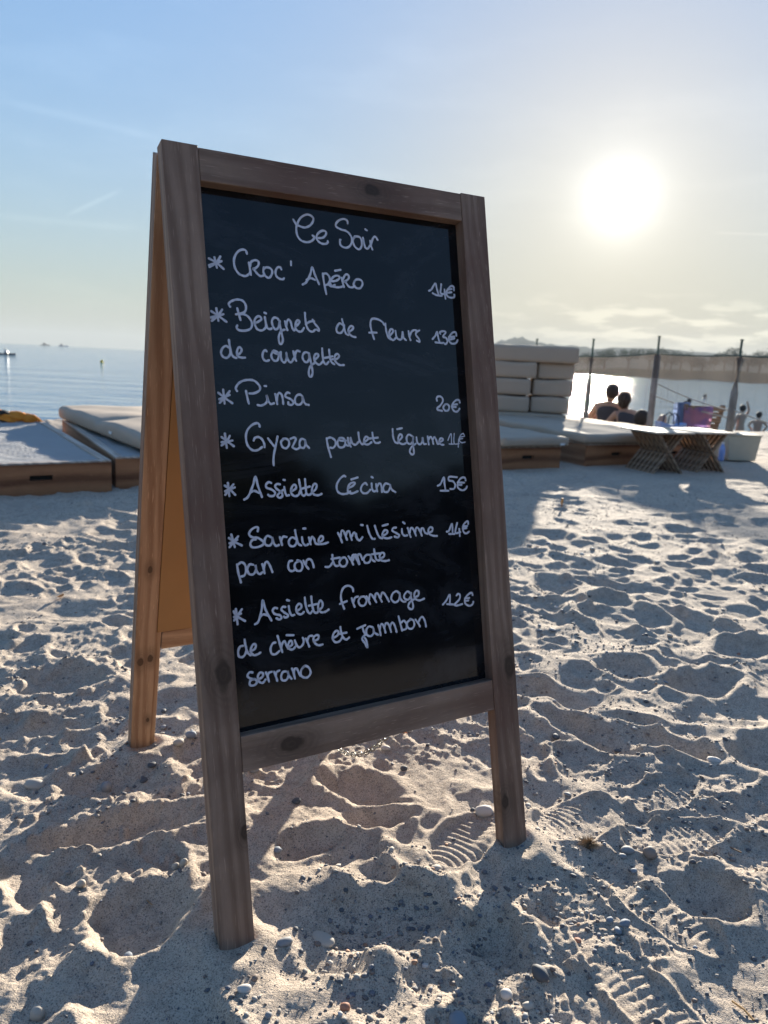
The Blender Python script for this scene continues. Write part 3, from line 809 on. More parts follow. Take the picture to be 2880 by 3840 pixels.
["Sardine millésime",0,[[648,5802,720,5861,839,5932],[794,5788,727,5855,646,5941],[687,5753,728,5948],[776,5840,651,5882],[1111,5734,1121,5687,1080,5671,1008,5705,968,5769,1013,5820,1110,5841,1191,5909,1173,5955,1086,5981,1003,5973,978,5924,1010,5867,1070,5858],[1317,5843,1261,5820,1214,5877,1223,5953,1293,5973,1340,5916,1341,5847,1354,5930,1393,5988,1441,5979],[1468,5858,1482,5921,1495,5984],[1485,5914,1522,5856,1580,5865],[1736,5909,1672,5878,1617,5926,1619,5995,1684,6022,1739,5978,1755,5903],[1732,5770,1746,5882,1773,5988,1823,6020],[1843,5890,1851,5974,1893,6026,1944,6010],[1875,5753,1912,5756],[1962,5907,1973,5964,1985,6017],[1980,5978,2016,5900,2051,5935,2072,6007,2129,6029],[2131,6001,2200,5965,2210,5917,2169,5903,2130,5956,2145,6021,2222,6028,2293,6013],[2484,5873,2518,5947,2548,6035],[2530,5941,2549,5853,2589,5855,2616,5926,2642,6000],[2626,5934,2655,5868,2692,5868,2711,5934,2730,6011],[2734,5951,2771,5896,2802,5913,2825,5994,2872,6027,2913,6002],[2818,5917,2834,6001,2877,6030,2932,5982],[2918,5774,2952,5782],[3036,5799,3062,5914,3111,6017,3162,6029],[3182,5810,3209,5911,3251,6003,3309,6034],[3317,5989,3393,5964,3420,5916,3368,5901,3320,5950,3324,6012,3410,6042,3491,6029],[3330,5821,3437,5803],[3592,5872,3538,5876,3517,5920,3603,5974,3645,6008,3615,6044,3554,6024],[3707,5904,3710,5982,3752,6025,3807,6022],[3737,5790,3768,5813],[3826,5898,3847,5978,3874,6058],[3865,5979,3883,5911,3920,5906,3958,5971,3984,6044],[3972,5980,3994,5914,4036,5915,4074,5981,4104,6054],[4090,5995,4106,5931,4143,5934,4173,6004,4224,6032],[4238,6018,4321,5993,4335,5941,4289,5919,4248,5963,4256,6030,4334,6073,4419,6085]]],
["14€",0,[[4636,6026,4685,6011,4757,5893,4759,6076],[4681,6070,4798,6080],[4871,5891,4819,6060,4928,6058],[4909,5999,4912,6130],[5114,5925,5112,5879,5061,5888,4995,5957,4998,6055,5055,6093,5121,6065],[4995,5957,5091,5961],[4998,6001,5072,5996]]],
["pan con tomate",0,[[743,6215,755,6343,785,6493],[749,6225,814,6189,866,6228,881,6316,848,6393,799,6404],[1000,6246,942,6236,902,6305,925,6381,994,6389,1041,6320,1035,6249,1049,6348,1092,6400,1143,6374],[1145,6250,1165,6333,1174,6395],[1169,6327,1191,6244,1232,6225,1271,6290,1304,6391],[1648,6249,1600,6255,1573,6321,1590,6392,1648,6412,1695,6378],[1766,6265,1698,6293,1682,6353,1715,6412,1782,6419,1816,6360,1799,6282,1737,6251],[1838,6265,1870,6338,1918,6406],[1875,6332,1898,6264,1960,6256,1994,6309,2011,6390],[2218,6405,2287,6409,2351,6348],[2356,6225,2357,6317,2395,6403,2457,6409],[2336,6287,2486,6280],[2520,6290,2472,6357,2507,6425,2579,6425,2616,6357,2581,6289,2517,6293],[2646,6274,2687,6336,2724,6419],[2694,6344,2722,6267,2767,6271,2798,6347,2833,6423],[2806,6348,2828,6266,2870,6270,2903,6357],[2724,6351,2764,6268,2802,6276,2825,6346,2842,6420],[3051,6289,2983,6286,2928,6341,2948,6411,3025,6411,3064,6347,3060,6293,3083,6371,3137,6410],[3136,6202,3146,6301,3171,6383,3222,6400],[3081,6283,3246,6281],[3236,6367,3312,6348,3324,6293,3278,6276,3234,6325,3255,6396,3329,6422,3412,6415]]],
["Assiette fromage",0,[[639,6920,681,6998,805,7089],[770,6904,696,6987,636,7058],[675,6891,686,7125],[752,6968,640,7006],[960,7164,1019,7126,1079,6972,1115,6808,1145,6954,1231,7142],[1045,7062,1111,7030,1196,7069],[1338,6965,1295,6953,1263,6997,1295,7049,1380,7081,1399,7124,1361,7146,1319,7120],[1476,6963,1433,6957,1408,6995,1448,7042,1508,7091,1501,7125,1457,7125,1444,7110],[1535,6957,1544,7041,1573,7107,1620,7107],[1513,6858,1549,6872],[1669,7051,1736,7018,1750,6967,1706,6945,1661,6994,1670,7079,1732,7115,1786,7083],[1818,6855,1824,6974,1851,7082,1892,7120,1930,7089],[1931,6855,1937,6989,1959,7097,2003,7128,2035,7107],[1876,6995,2021,6986],[2034,7086,2105,7053,2121,6980,2086,6938,2047,6989,2041,7072,2088,7128,2157,7130,2221,7103],[2691,6863,2680,6804,2610,6759,2521,6778,2466,6871,2461,6985,2503,7127],[2430,7038,2560,7009],[2653,6971,2672,7048,2696,7119],[2681,7042,2715,6971,2775,6959],[2821,6974,2775,7031,2803,7107,2878,7120,2926,7051,2897,6979,2825,6970],[2932,6976,2961,7040,2990,7112],[2974,7034,2997,6956,3035,6966,3074,7031,3112,7097],[3086,7033,3109,6955,3149,6957,3182,7022,3217,7100],[3200,7024,3231,6955,3271,6964,3318,7039,3356,7116],[3565,6995,3511,6958,3437,6992,3404,7073,3461,7142,3534,7128,3575,7056,3575,6989,3585,7088,3628,7148,3685,7158],[3800,7037,3734,6989,3666,7044,3671,7106,3741,7131,3801,7068,3800,7013,3801,7115,3829,7228,3817,7297,3765,7298,3729,7246,3775,7174,3866,7139],[3868,7108,3947,7086,3961,7020,3917,6996,3871,7045,3874,7124,3959,7174,4063,7156]]],
["12€",0,[[4450,7308,4521,7253,4611,7152,4593,7327],[4536,7312,4681,7338],[4751,7185,4793,7158,4830,7195,4804,7265,4700,7341,4747,7366,4867,7354],[5108,7221,5091,7178,5019,7194,4934,7265,4936,7355,5023,7407,5095,7384,5112,7345],[4930,7261,5028,7265],[4926,7308,5004,7307]]],
["de chèvre et Jambon",0,[[747,7464,696,7472,663,7540,672,7615,733,7631,785,7573,794,7488],[778,7372,786,7466,810,7575,854,7625],[858,7565,926,7542,951,7490,918,7463,876,7507,864,7579,906,7633,969,7630,1016,7611],[1271,7495,1227,7502,1186,7570,1195,7653,1258,7677,1326,7636],[1314,7399,1336,7498,1354,7583,1375,7662],[1363,7585,1388,7520,1423,7498,1448,7557,1475,7623],[1481,7603,1542,7574,1546,7520,1510,7511,1479,7569,1501,7634,1556,7646,1600,7611],[1466,7408,1583,7426],[1596,7511,1626,7599,1676,7634,1735,7588,1747,7520,1734,7490],[1785,7512,1811,7572,1836,7646],[1809,7560,1843,7486,1904,7484],[1920,7575,1995,7551,2014,7501,1970,7484,1921,7519,1931,7597,1996,7650,2073,7650],[2270,7572,2342,7547,2373,7490,2328,7467,2277,7509,2259,7584,2299,7647,2378,7645,2433,7585],[2410,7414,2419,7509,2450,7596,2501,7636,2556,7611],[2394,7526,2514,7523],[2715,7489,2871,7451],[2818,7477,2833,7544,2862,7613],[2868,7605,2823,7633,2795,7674,2840,7748,2885,7831,2869,7708,2834,7645],[3004,7504,2937,7483,2885,7536,2896,7621,2968,7647,3020,7594,3016,7510,3032,7596,3102,7647],[3118,7487,3138,7566,3149,7659],[3138,7573,3165,7489,3200,7483,3230,7549,3247,7631],[3230,7556,3262,7480,3302,7482,3336,7549,3356,7636],[3341,7549,3376,7488,3416,7498,3446,7572,3464,7652],[3523,7390,3549,7517,3576,7645],[3572,7505,3624,7481,3673,7551,3659,7623,3598,7636],[3765,7478,3688,7522,3696,7609,3767,7642,3826,7588,3814,7505,3752,7471],[3857,7495,3907,7560,3939,7625],[3911,7556,3958,7484,4011,7473,4051,7557,4063,7643]]],
["serrano",0,[[866,7895,818,7886,783,7934,825,7982,900,8008,925,8053,887,8093,825,8089,807,8052,830,8009,887,8002],[942,8019,1018,7992,1032,7941,991,7917,948,7963,957,8045,1015,8083,1067,8041],[1082,7933,1105,8005,1121,8082],[1105,8007,1126,7950,1174,7938],[1217,7943,1237,8014,1257,8093],[1233,8017,1255,7959,1304,7940],[1415,7975,1360,7975,1326,8037,1343,8102,1409,8107,1450,8039,1436,7971,1459,8054,1497,8105],[1516,7947,1539,8027,1555,8112],[1542,8027,1559,7964,1596,7961,1625,8028,1649,8088],[1724,7948,1676,7988,1656,8061,1697,8117,1771,8130,1828,8070,1804,7982,1739,7943,1687,7980]]]]
INK_Y = TH - RB - 0.0006


def catmull(P, sub=5):
    if len(P) < 3:
        a, b = P
        return [(a[0] + (b[0] - a[0]) * t, a[1] + (b[1] - a[1]) * t) for t in (0, .5, 1)]
    Q_ = [P[0]] + P + [P[-1]]
    out = []
    for i in range(1, len(Q_) - 2):
        p0, p1, p2, p3 = Q_[i - 1:i + 3]
        for k in range(sub):
            t = k / sub
            out.append(tuple(0.5 * (2 * p1[q] + (p2[q] - p0[q]) * t + (2 * p0[q] - 5 * p1[q] + 4 * p2[q] - p3[q]) * t * t + (3 * p1[q] - p0[q] - 3 * p2[q] + p3[q]) * t ** 3) for q in (0, 1)))
    out.append(P[-1])
    return out


def ribbon(bm, P, w, rr_, lift):
    n = len(P)
    L, Rr = [], []
    for i, p in enumerate(P):
        a = P[max(i - 1, 0)]; b = P[min(i + 1, n - 1)]
        dx, dz = b[0] - a[0], b[1] - a[1]
        q = math.hypot(dx, dz) or 1
        ww = w * (1 + 0.10 * math.sin(i * 0.9 + p[0] * 300)) * 0.5
        L.append(bm.verts.new((p[0] - dz / q * ww, INK_Y - lift, p[1] + dx / q * ww)))
        Rr.append(bm.verts.new((p[0] + dz / q * ww, INK_Y - lift, p[1] - dx / q * ww)))
    for i in range(n - 1):
        bm.faces.new((L[i], L[i + 1], Rr[i + 1], Rr[i]))
    for e, s in ((0, -1), (n - 1, 1)):          # rounded ends
        c = P[e]; l, r = L[e].co, Rr[e].co
        a0 = math.atan2(l.z - c[1], l.x - c[0]); rad = math.hypot(l.z - c[1], l.x - c[0])
        arc = []
        for k in range(1, 6):
            th = a0 - s * math.pi * k / 6
            arc.append(bm.verts.new((c[0] + rad * math.cos(th), INK_Y - lift, c[1] + rad * math.sin(th))))
        bm.faces.new([L[e]] + arc + [Rr[e]])


rr_ = random.Random(3)
for name, thin, strokes in TEXT:
    # one mesh per word: strokes whose widths come within 12 mm of each other belong together
    items = sorted(([(S[i] * 1e-4, -S[i + 1] * 1e-4) for i in range(0, len(S), 2)] for S in strokes), key=lambda P: min(q[0] for q in P))
    words, edge = [], -1
    for P in items:
        if not words or min(q[0] for q in P) > edge + 0.012:
            words.append([])
        words[-1].append(P)
        edge = max(edge, max(q[0] for q in P))
    for wd in words:
        bm = bmesh.new()
        for k, P in enumerate(wd):
            ribbon(bm, catmull(P), 0.0022 if thin else 0.0036, rr_, 0.00001 * (k % 40))
        bmesh.ops.recalc_face_normals(bm, faces=bm.faces)
        bm.normal_update()
        for f in bm.faces:
            if f.normal.y > 0: f.normal_flip()
        o = obj('handwriting', bm, chalk_ink, panel)
        o['label'] = 'white chalk pen writing in the line reading ' + name

# hinges and chain between the two frames
for hx in (0.12, 0.46):
    bm = bmesh.new()
    tube(bm, [(hx - 0.03, TH + 0.001, 0.003), (hx + 0.03, TH + 0.001, 0.003)], 0.004, 8)
    box(bm, hx - 0.028, hx + 0.028, TH - 0.001, TH + 0.0012, -0.03, 0.0)
    obj('hinge', bm, steel, sign, FM1)
A = FM1 @ Vector((0.33, 0.022, -0.925)); B = FM2 @ Vector((0.33, 0.01, -0.900))
bm = bmesh.new()
ring = [(0.0062 * math.cos(t) + (0.0035 if math.cos(t) > 0 else -0.0035), 0.0042 * math.sin(t), 0) for t in np.linspace(0, 2 * math.pi, 15)[:-1]]
tube(bm, ring, 0.0011, 6, closed=True)
link_me = bpy.data.meshes.new('chain_link'); bm.to_mesh(link_me); bm.free(); link_me.materials.append(steel)
span = (B - A).length
npt = 200
curve = []
for k in range(npt + 1):
    t = k / npt
    curve.append(A.lerp(B, t) + Vector((0, 0, -0.165 * 4 * t * (1 - t))))
acc = 0; nxt = 0; kk = 0
for i in range(npt):
    seg = (curve[i + 1] - curve[i]); acc += seg.length
    if acc >= nxt:
        d = seg.normalized()
        s_ = d.cross(Vector((0, 0, 1))).normalized(); u_ = s_.cross(d)
        if kk % 2: s_, u_ = u_, -s_
        Mx = Matrix((d, s_, u_)).transposed().to_4x4(); Mx.translation = curve[i]
        obj('chain_link', link_me, None, sign, Mx, False)
        nxt += 0.0150; kk += 1

# ------------------------------------------------------------------ loungers, mattresses, tables
cedar_x = wood('cedar_front', (0.15, 0.055, 0.026), (0.40, 0.18, 0.085), 'x', [(0.25, 0.09, 0.03)], 0.55, 0.22, 0.12, 5.0)
cedar_y = wood('cedar_side', (0.20, 0.10, 0.055), (0.36, 0.20, 0.115), 'y', [], 0.6, 0.3, 0.1, 2.0)
rim_m = wood('weathered_rim', (0.30, 0.24, 0.20), (0.52, 0.44, 0.37), 'y', [], 0.6, 0.4, 0.1, 7.0)
canvas_m = plain('pale_canvas', (0.62, 0.61, 0.60), 0.85, 9.0, 0.05, 0.5, 0.004)
dark_m = plain('slot_shade_paint', (0.015, 0.014, 0.014), 0.8)
cush_m = plain('beige_fabric', (0.42, 0.335, 0.26), 0.9, 7.0, 0.06, 0.4, 0.003)
tagm = plain('white_tag', (0.75, 0.75, 0.75), 0.7)


def sheet(w, l, nx_, ny_, f, thick=0.004):
    bm = bmesh.new()
    g = [[bm.verts.new((w * i / nx_, l * j / ny_, f(i / nx_, j / ny_))) for j in range(ny_ + 1)] for i in range(nx_ + 1)]
    for i in range(nx_):
        for j in range(ny_):
            bm.faces.new((g[i][j], g[i + 1][j], g[i + 1][j + 1], g[i][j + 1]))
    bmesh.ops.solidify(bm, geom=bm.faces[:], thickness=thick)
    return bm


def lounger(front_right, w, l, h, yaw, tilt, label, seed, canvas=True):
    """local origin at the front right bottom corner, x runs left along the front (negative), y along the length"""
    root = empty('sun_lounger', (front_right[0], front_right[1], front_right[2]), 0, label, 'sun lounger', 'low wooden box loungers in a row on the sand')
    root.rotation_euler = (tilt, 0, yaw)
    t = 0.022
    bm = bmesh.new()
    # front board with a hand hole: five boxes round the slot
    sx, sz, sw, sh = -w / 2, h * 0.55, 0.125, 0.030
    for a in ((-w, sx - sw / 2, -0.05, h), (sx + sw / 2, 0, -0.05, h), (sx - sw / 2, sx + sw / 2, -0.05, sz - sh / 2), (sx - sw / 2, sx + sw / 2, sz + sh / 2, h)):
        box(bm, a[0], a[1], 0, t, a[2], a[3])
    bmesh.ops.remove_doubles(bm, verts=bm.verts, dist=1e-5)
    obj('front_board', bm, cedar_x, root)
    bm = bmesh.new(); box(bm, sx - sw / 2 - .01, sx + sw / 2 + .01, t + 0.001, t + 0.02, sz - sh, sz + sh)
    obj('slot_shade_block', bm, dark_m, root)  # near-black block behind the hand hole, its colour standing for the shade inside
    for x0 in (-w, -t):
        bm = bmesh.new(); box(bm, x0 + (0.0005 if x0 == -w else 0), x0 + t - 0.0005, t + 0.0005, l - t - 0.0005, -0.05, h - 0.001, 0.002)
        obj('side_board', bm, cedar_y, root)
    bm = bmesh.new(); box(bm, -w, 0, l - t, l, -0.05, h - 0.0005, 0.002)
    obj('back_board', bm, cedar_x, root)
    for x0, x1 in ((-w + 0.0005, -w + 0.05), (-0.05, -0.0005)):
        bm = bmesh.new(); box(bm, x0, x1, 0.001, l - 0.001, h, h + 0.014, 0.003)
        obj('rim', bm, rim_m, root)
    for y0, y1 in ((0.0015, 0.045), (l - 0.045, l - 0.0015)):
        bm = bmesh.new(); box(bm, -w + 0.0505, -0.0505, y0, y1, h, h + 0.012, 0.003)
        obj('rim', bm, rim_m, root)
    rr_ = random.Random(seed)
    ph = [rr_.uniform(0, 6) for _ in range(6)]
    def f(u, v):
        e = min(u, 1 - u, v, 1 - v)
        sag = -0.012 * min(1, e * 6)
        return h + 0.006 + sag + 0.005 * math.sin(u * 9 + v * 5 + ph[0]) * min(1, e * 8) + 0.004 * math.sin(v * 22 - u * 11 + ph[1]) * min(1, e * 8) + 0.0025 * math.sin(v * 41 + u * 27 + ph[2]) * min(1, e * 10)
    bm = sheet(w - 0.092, l - 0.082, 30, 50, f, 0.003)
    o = obj('canvas_top', bm, canvas_m, root, Matrix.Translation((-w + 0.046, 0.041, 0)), True)
    return root


def cushion_mesh(w, l, t, fold=None, lift=0.0, seed=0, puff=0.012, rnd=0.42):
    rr_ = random.Random(seed)
    nx_, ny_, nz_ = 22, 44, 6
    bm = bmesh.new()
    box(bm, 0, w, 0, l, 0, t)
    for ax, n_, L_ in ((0, nx_, w), (1, ny_, l), (2, nz_, t)):
        for k in range(1, n_):
            p = [0, 0, 0]; p[ax] = L_ * k / n_
            nrm = [0, 0, 0]; nrm[ax] = 1
            bmesh.ops.bisect_plane(bm, geom=bm.verts[:] + bm.edges[:] + bm.faces[:], plane_co=p, plane_no=nrm)
    r = t * rnd
    ph = [rr_.uniform(0, 6.28) for _ in range(6)]
    for v in bm.verts:
        x, y, z = v.co
        cx = min(max(x, r), w - r); cy = min(max(y, r), l - r); cz = min(max(z, r), t - r)
        d = Vector((x - cx, y - cy, z - cz))
        if d.length > 1e-6:
            mx = max(abs(d.x), abs(d.y), abs(d.z))
            d = d.normalized() * mx
        v.co = Vector((cx, cy, cz)) + d
        x, y, z = v.co
        u, q = x / w, y / l
        top = z / t
        v.co.z += top * (puff * math.sin(math.pi * u) * math.sin(math.pi * q) + 0.004 * math.sin(u * 7 + q * 15 + ph[0]) + 0.003 * math.sin(q * 31 - u * 6 + ph[1]))
        side = 0.004 * math.sin(q * 19 + ph[2]) * math.sin(math.pi * top)
        v.co.x += side * (1 if u > .5 else -1)
        if fold is not None:
            k = (q - fold)
            v.co.z += lift * max(0.0, k) * l
            v.co.z -= (0.022 * t / 0.09) * math.exp(-(k / 0.018) ** 2) * (top - 0.3)
    return bm


def mattress(org, yaw, w, l, t, label, seed, fold=None, lift=0.0, tilt=0.0, tagpos=None, mat_=None, group='beige sun lounger mattresses', puff=0.012):
    root = empty('mattress', org, 0, label, 'mattress', group)
    root.rotation_euler = (tilt, 0, yaw)
    obj('cover', cushion_mesh(w, l, t, fold, lift, seed, puff, 0.13 if t > 0.12 else 0.40), mat_ or cush_m, root, None, True)
    bm = bmesh.new()
    r = t * 0.10
    zt = t * 0.86
    if fold is None:
        tube(bm, [(r, r * 2, zt), (w - r, r * 2, zt)], 0.0035, 6)
        tube(bm, [(r, r * 2, t * .14), (w - r, r * 2, t * .14)], 0.0035, 6)
        obj('piping', bm, mat_ or cush_m, root)
    else:
        bm.free()
    if tagpos:
        bm = bmesh.new()
        x, y, z, ax = tagpos
        if ax == 'y': box(bm, x, x + 0.05, y - 0.004, y, z, z + 0.018)
        else: box(bm, x - 0.004, x, y, y + 0.05, z, z + 0.018)
        obj('care_tag', bm, tagm, root)
    return root


def yawof(dx, dy):           # rotation that carries local +y onto (dx, dy)
    return math.atan2(-dx, dy)


lounger((-1.690, 4.500, 0.0), 0.80, 2.02, 0.175, yawof(-0.58, 0.815), R(1.6), 'bare wooden box lounger with pale canvas top, nearest at the left picture edge', 1)
lounger((-1.030, 4.985, 0.0), 0.78, 2.0, 0.185, yawof(-0.535, 0.845), R(1.6), 'wooden box lounger under a beige mattress, just left of the chalkboard', 2)
lounger((1.560, 6.630, 0.0), 0.75, 1.95, 0.180, yawof(-0.49, 0.87), 0.0, 'short end of a wooden lounger beside the right leg of the chalkboard', 3)
lounger((2.500, 7.190, 0.0), 0.75, 2.05, 0.190, yawof(-0.49, 0.87), R(0.6), 'wooden lounger below the mattress stack, left one of the joined pair', 4)
lounger((3.180, 7.570, 0.0), 0.75, 2.05, 0.190, yawof(-0.49, 0.87), R(0.6), 'wooden lounger behind the slatted tables, right one of the joined pair', 5)

# mattress lying askew on the second left lounger
yw = yawof(-0.64, 0.77)
o_ = Vector((-2.74, 6.16, 0)) - Vector((-0.64, 0.77, 0)) * 1.86
mattress((o_.x, o_.y, 0.205), yw, 0.74, 1.92, 0.108, 'thick beige mattress lying askew on the lounger left of the chalkboard', 11, 0.50, 0.012, R(1.4), (0.0, 0.62, 0.045, 'x'), puff=0.02)
mattress((0.98, 6.205, 0.200), yawof(-0.49, 0.87), 0.74, 1.90, 0.085, 'beige mattress on the lounger end beside the right chalkboard leg', 12, None, 0, 0, (0.62, 0.0, 0.01, 'y'))
mattress((1.80, 6.76, 0.207), yawof(-0.44, 0.90), 0.80, 1.95, 0.090, 'beige mattress spread in front of the stacked mattresses', 13, None, 0, R(0.6))
mattress((2.52, 7.16, 0.207), yawof(-0.49, 0.87), 0.76, 2.0, 0.085, 'beige mattress spread behind the two slatted tables', 14, None, 0, R(0.6))


def atp(px, py, Y):
    v = right * ((px - 1440) / 2773) + down * ((py - 1920) / 2773) + fwd
    v = v * (Y / v.y)
    return Vector((v.x, v.y, v.z + CAMH))


yst = R(-6)
SY = 8.70
rows = [('L', 1855, 1362, 2008, 1421, 'second layer of the mattress stack, left half'), ('R', 2012, 1360, 2146, 1420, 'second layer of the mattress stack, right half'),
        ('L', 1870, 1427, 1990, 1482, 'third layer of the mattress stack, left half'), ('R', 1998, 1422, 2148, 1476, 'third layer of the mattress stack, right half'),
        ('L', 1880, 1486, 1990, 1548, 'fourth layer of the mattress stack, left half'), ('R', 1995, 1482, 2136, 1541, 'fourth layer of the mattress stack, right half')]
zt = [1.118, 0.932, 0.738, 0.540]
th = 0.184


def stackm(pxl, pxr, ztop, label, seed, t=th, wleft=None, dep=0.62):
    a = atp(pxl, 1450, SY); b = atp(pxr, 1450, SY)
    xl = a.x if wleft is None else wleft
    w = b.x - xl
    mattress((xl, SY, ztop - t), yst, w, dep, t - 0.0015, label, seed, None, 0, 0, None, None, 'folded mattresses piled up at the back', 0.003)


stackm(0, 2154, 1.118, 'long beige mattress lying on top of the folded mattress stack', 21, wleft=1.02)
for k, (s, xa, _, xb, _, lab) in enumerate(rows):
    z = zt[1 + k // 2]
    if s == 'L': stackm(0, xb - 3, z, 'folded beige mattress, ' + lab, 22 + k, wleft=1.06)
    else: stackm(xa, xb, z + 0.004, 'folded beige mattress, ' + lab, 22 + k)
stackm(0, 2128, 0.352, 'thin beige mattress at the bottom of the stack', 30, 0.055, 1.08)

teak = wood('slat_wood', (0.16, 0.10, 0.065), (0.34, 0.235, 0.155), 'x', [], 0.6, 0.5, 0.15, 3.0)
teaktop = plain('pale_table_top', (0.55, 0.47, 0.38), 0.45, 30, 0.08, 0.1)


def xtable(c, yaw, label):
    root = empty('slatted_side_table', (c[0], c[1], 0), yaw, label, 'table', 'low folding tables with crossed slats')
    bm = bmesh.new(); box(bm, -0.215, 0.215, -0.05, 0.44, 0.355, 0.372, 0.003)
    obj('table_top', bm, teaktop, root)
    bm = bmesh.new(); bar(bm, (-0.163, 0, -0.02), (0.150, 0, 0.354), 0.020, 0.032, (0, 1, 0)); ma = bpy.data.meshes.new('slat'); bm.to_mesh(ma); bm.free(); ma.materials.append(teak)
    bm = bmesh.new(); bar(bm, (0.163, 0, -0.02), (-0.150, 0, 0.354), 0.020, 0.032, (0, 1, 0)); mb = bpy.data.meshes.new('slat'); bm.to_mesh(mb); bm.free(); mb.materials.append(teak)
    for k in range(7):
        obj('slat', ma, None, root, Matrix.Translation((0, k * 0.058 + 0.024, 0)))
        obj('slat', mb, None, root, Matrix.Translation((0, k * 0.058, 0)))
    bm = bmesh.new(); tube(bm, [(-0.0065, -0.012, 0.171), (-0.0065, 0.39, 0.171)], 0.006, 8)
    obj('pivot_rod', bm, steel, root)
    return root


ty = math.atan2(0.116, 0.306)
xtable((2.507, 6.560), ty, 'low slatted folding table, the nearer left one of two')
xtable((2.985, 6.790), ty, 'low slatted folding table, the right one of two')

# ------------------------------------------------------------------ netting fence along the water
post_m = wood('grey_post', (0.16, 0.155, 0.15), (0.34, 0.32, 0.30), 'z', [], 0.8, 0.5, 0.4, 6.0)
rod_m = plain('green_rod', (0.05, 0.09, 0.075), 0.6)
rope_m = plain('pale_rope', (0.45, 0.42, 0.36), 0.9, 90, 0.2)
mt, T = mat_new('shade_netting')
cc = coords(T)
nn_ = T.noise(cc, 3.0, 4.0)
cnet = T.mix(nn_, (0.115, 0.098, 0.088), (0.17, 0.15, 0.138))
dfn = T.n('ShaderNodeBsdfDiffuse', {'Color': cnet})
trn = T.n('ShaderNodeBsdfTranslucent', {'Color': cnet})
tpn = T.n('ShaderNodeBsdfTransparent')
m1 = T.n('ShaderNodeMixShader', {0: 0.35, 1: dfn.outputs[0], 2: trn.outputs[0]})
m2 = T.n('ShaderNodeMixShader', {0: 0.30, 1: m1.outputs[0], 2: tpn.outputs[0]})
T.n('ShaderNodeOutputMaterial', {'Surface': m2.outputs[0]})
net_m = mt
POSTS = []
for px_, Y_, zt_ in ((2000, 12.0, 1.31), (2207, 10.75, 1.30), (2456, 9.5, 1.32), (2757, 8.35, 1.27), (3150, 7.1, 1.29), (3600, 6.1, 1.28)):
    v_ = atp(px_, 1440, Y_); POSTS.append((v_.x, Y_, zt_))
fence = empty('netting_fence', (3.5, 9.5, 0), 0, 'beach fence of grey poles carrying a brown shade netting band', 'fence')
fo = Vector(fence.location)
tops = [1.085, 1.060, 1.112, 1.100, 1.10, 1.09]
bots = [0.83, 0.815, 0.805, 0.822, 0.82, 0.82]
for k, (x, y, zt_) in enumerate(POSTS):
    g = hz(x, y) - 0.3
    lean = 0.01 * math.sin(k * 2.3)
    bm = bmesh.new(); tube(bm, [(x - fo.x, y - fo.y, g), (x - fo.x + lean, y - fo.y, 0.7), (x - fo.x + lean, y - fo.y, tops[k] - 0.01)], [0.042, 0.040, 0.036], 10)
    p = obj('post', bm, post_m, fence)
    for pl in p.data.polygons: pl.use_smooth = True
    bm = bmesh.new(); tube(bm, [(x - fo.x + lean, y - fo.y, 0.95), (x - fo.x + lean * 1.4, y - fo.y, zt_)], 0.014, 8)
    tube(bm, [(x - fo.x + lean * 1.4, y - fo.y, zt_), (x - fo.x + lean * 1.4, y - fo.y, zt_ + 0.012)], 0.021, 8)
    obj('rod', bm, rod_m, p)
for k in range(len(POSTS) - 1):
    a = Vector((POSTS[k][0], POSTS[k][1], 0)); b = Vector((POSTS[k + 1][0], POSTS[k + 1][1], 0))
    bm = bmesh.new()
    n_ = 24
    cols = []
    nrm = (b - a).cross(Vector((0, 0, 1))).normalized()
    if nrm.y > 0: nrm = -nrm
    for i in range(n_ + 1):
        t = i / n_
        p = a.lerp(b, t) - fo + nrm * (0.046 + 0.008 * math.sin(t * 17 + k))
        zt1 = tops[k] * (1 - t) + tops[k + 1] * t - 0.016 * 4 * t * (1 - t)
        zb1 = bots[k] * (1 - t) + bots[k + 1] * t + 0.010 * math.sin(t * 9 + k)
        cols.append([bm.verts.new((p.x, p.y, zb1 + (zt1 - zb1) * q / 4)) for q in range(5)])
    for A_, B_ in zip(cols, cols[1:]):
        for q in range(4): bm.faces.new((A_[q], B_[q], B_[q + 1], A_[q + 1]))
    obj('netting', bm, net_m, fence, None, True)
    bm = bmesh.new()
    tube(bm, [c[4].co if False else Vector((0, 0, 0)) for c in []] or [(a.lerp(b, i / n_) - fo + nrm * 0.046 + Vector((0, 0, tops[k] * (1 - i / n_) + tops[k + 1] * i / n_ - 0.016 * 4 * (i / n_) * (1 - i / n_) + 0.006))) for i in range(n_ + 1)], 0.008, 6)
    obj('top_rope', bm, rod_m, fence)
for (k, z0, z1, sag) in ((2, 0.76, 0.50, 0.03), (2, 0.60, 0.42, 0.02), (3, 0.52, 0.35, 0.03)):
    a = Vector((POSTS[k][0], POSTS[k][1], z0)); b = Vector((POSTS[k + 1][0], POSTS[k + 1][1], z1))
    bm = bmesh.new(); tube(bm, [a.lerp(b, i / 12) - Vector((fo.x, fo.y, sag * 4 * (i / 12) * (1 - i / 12))) for i in range(13)], 0.008, 6)
    obj('slack_rope', bm, rope_m, fence)

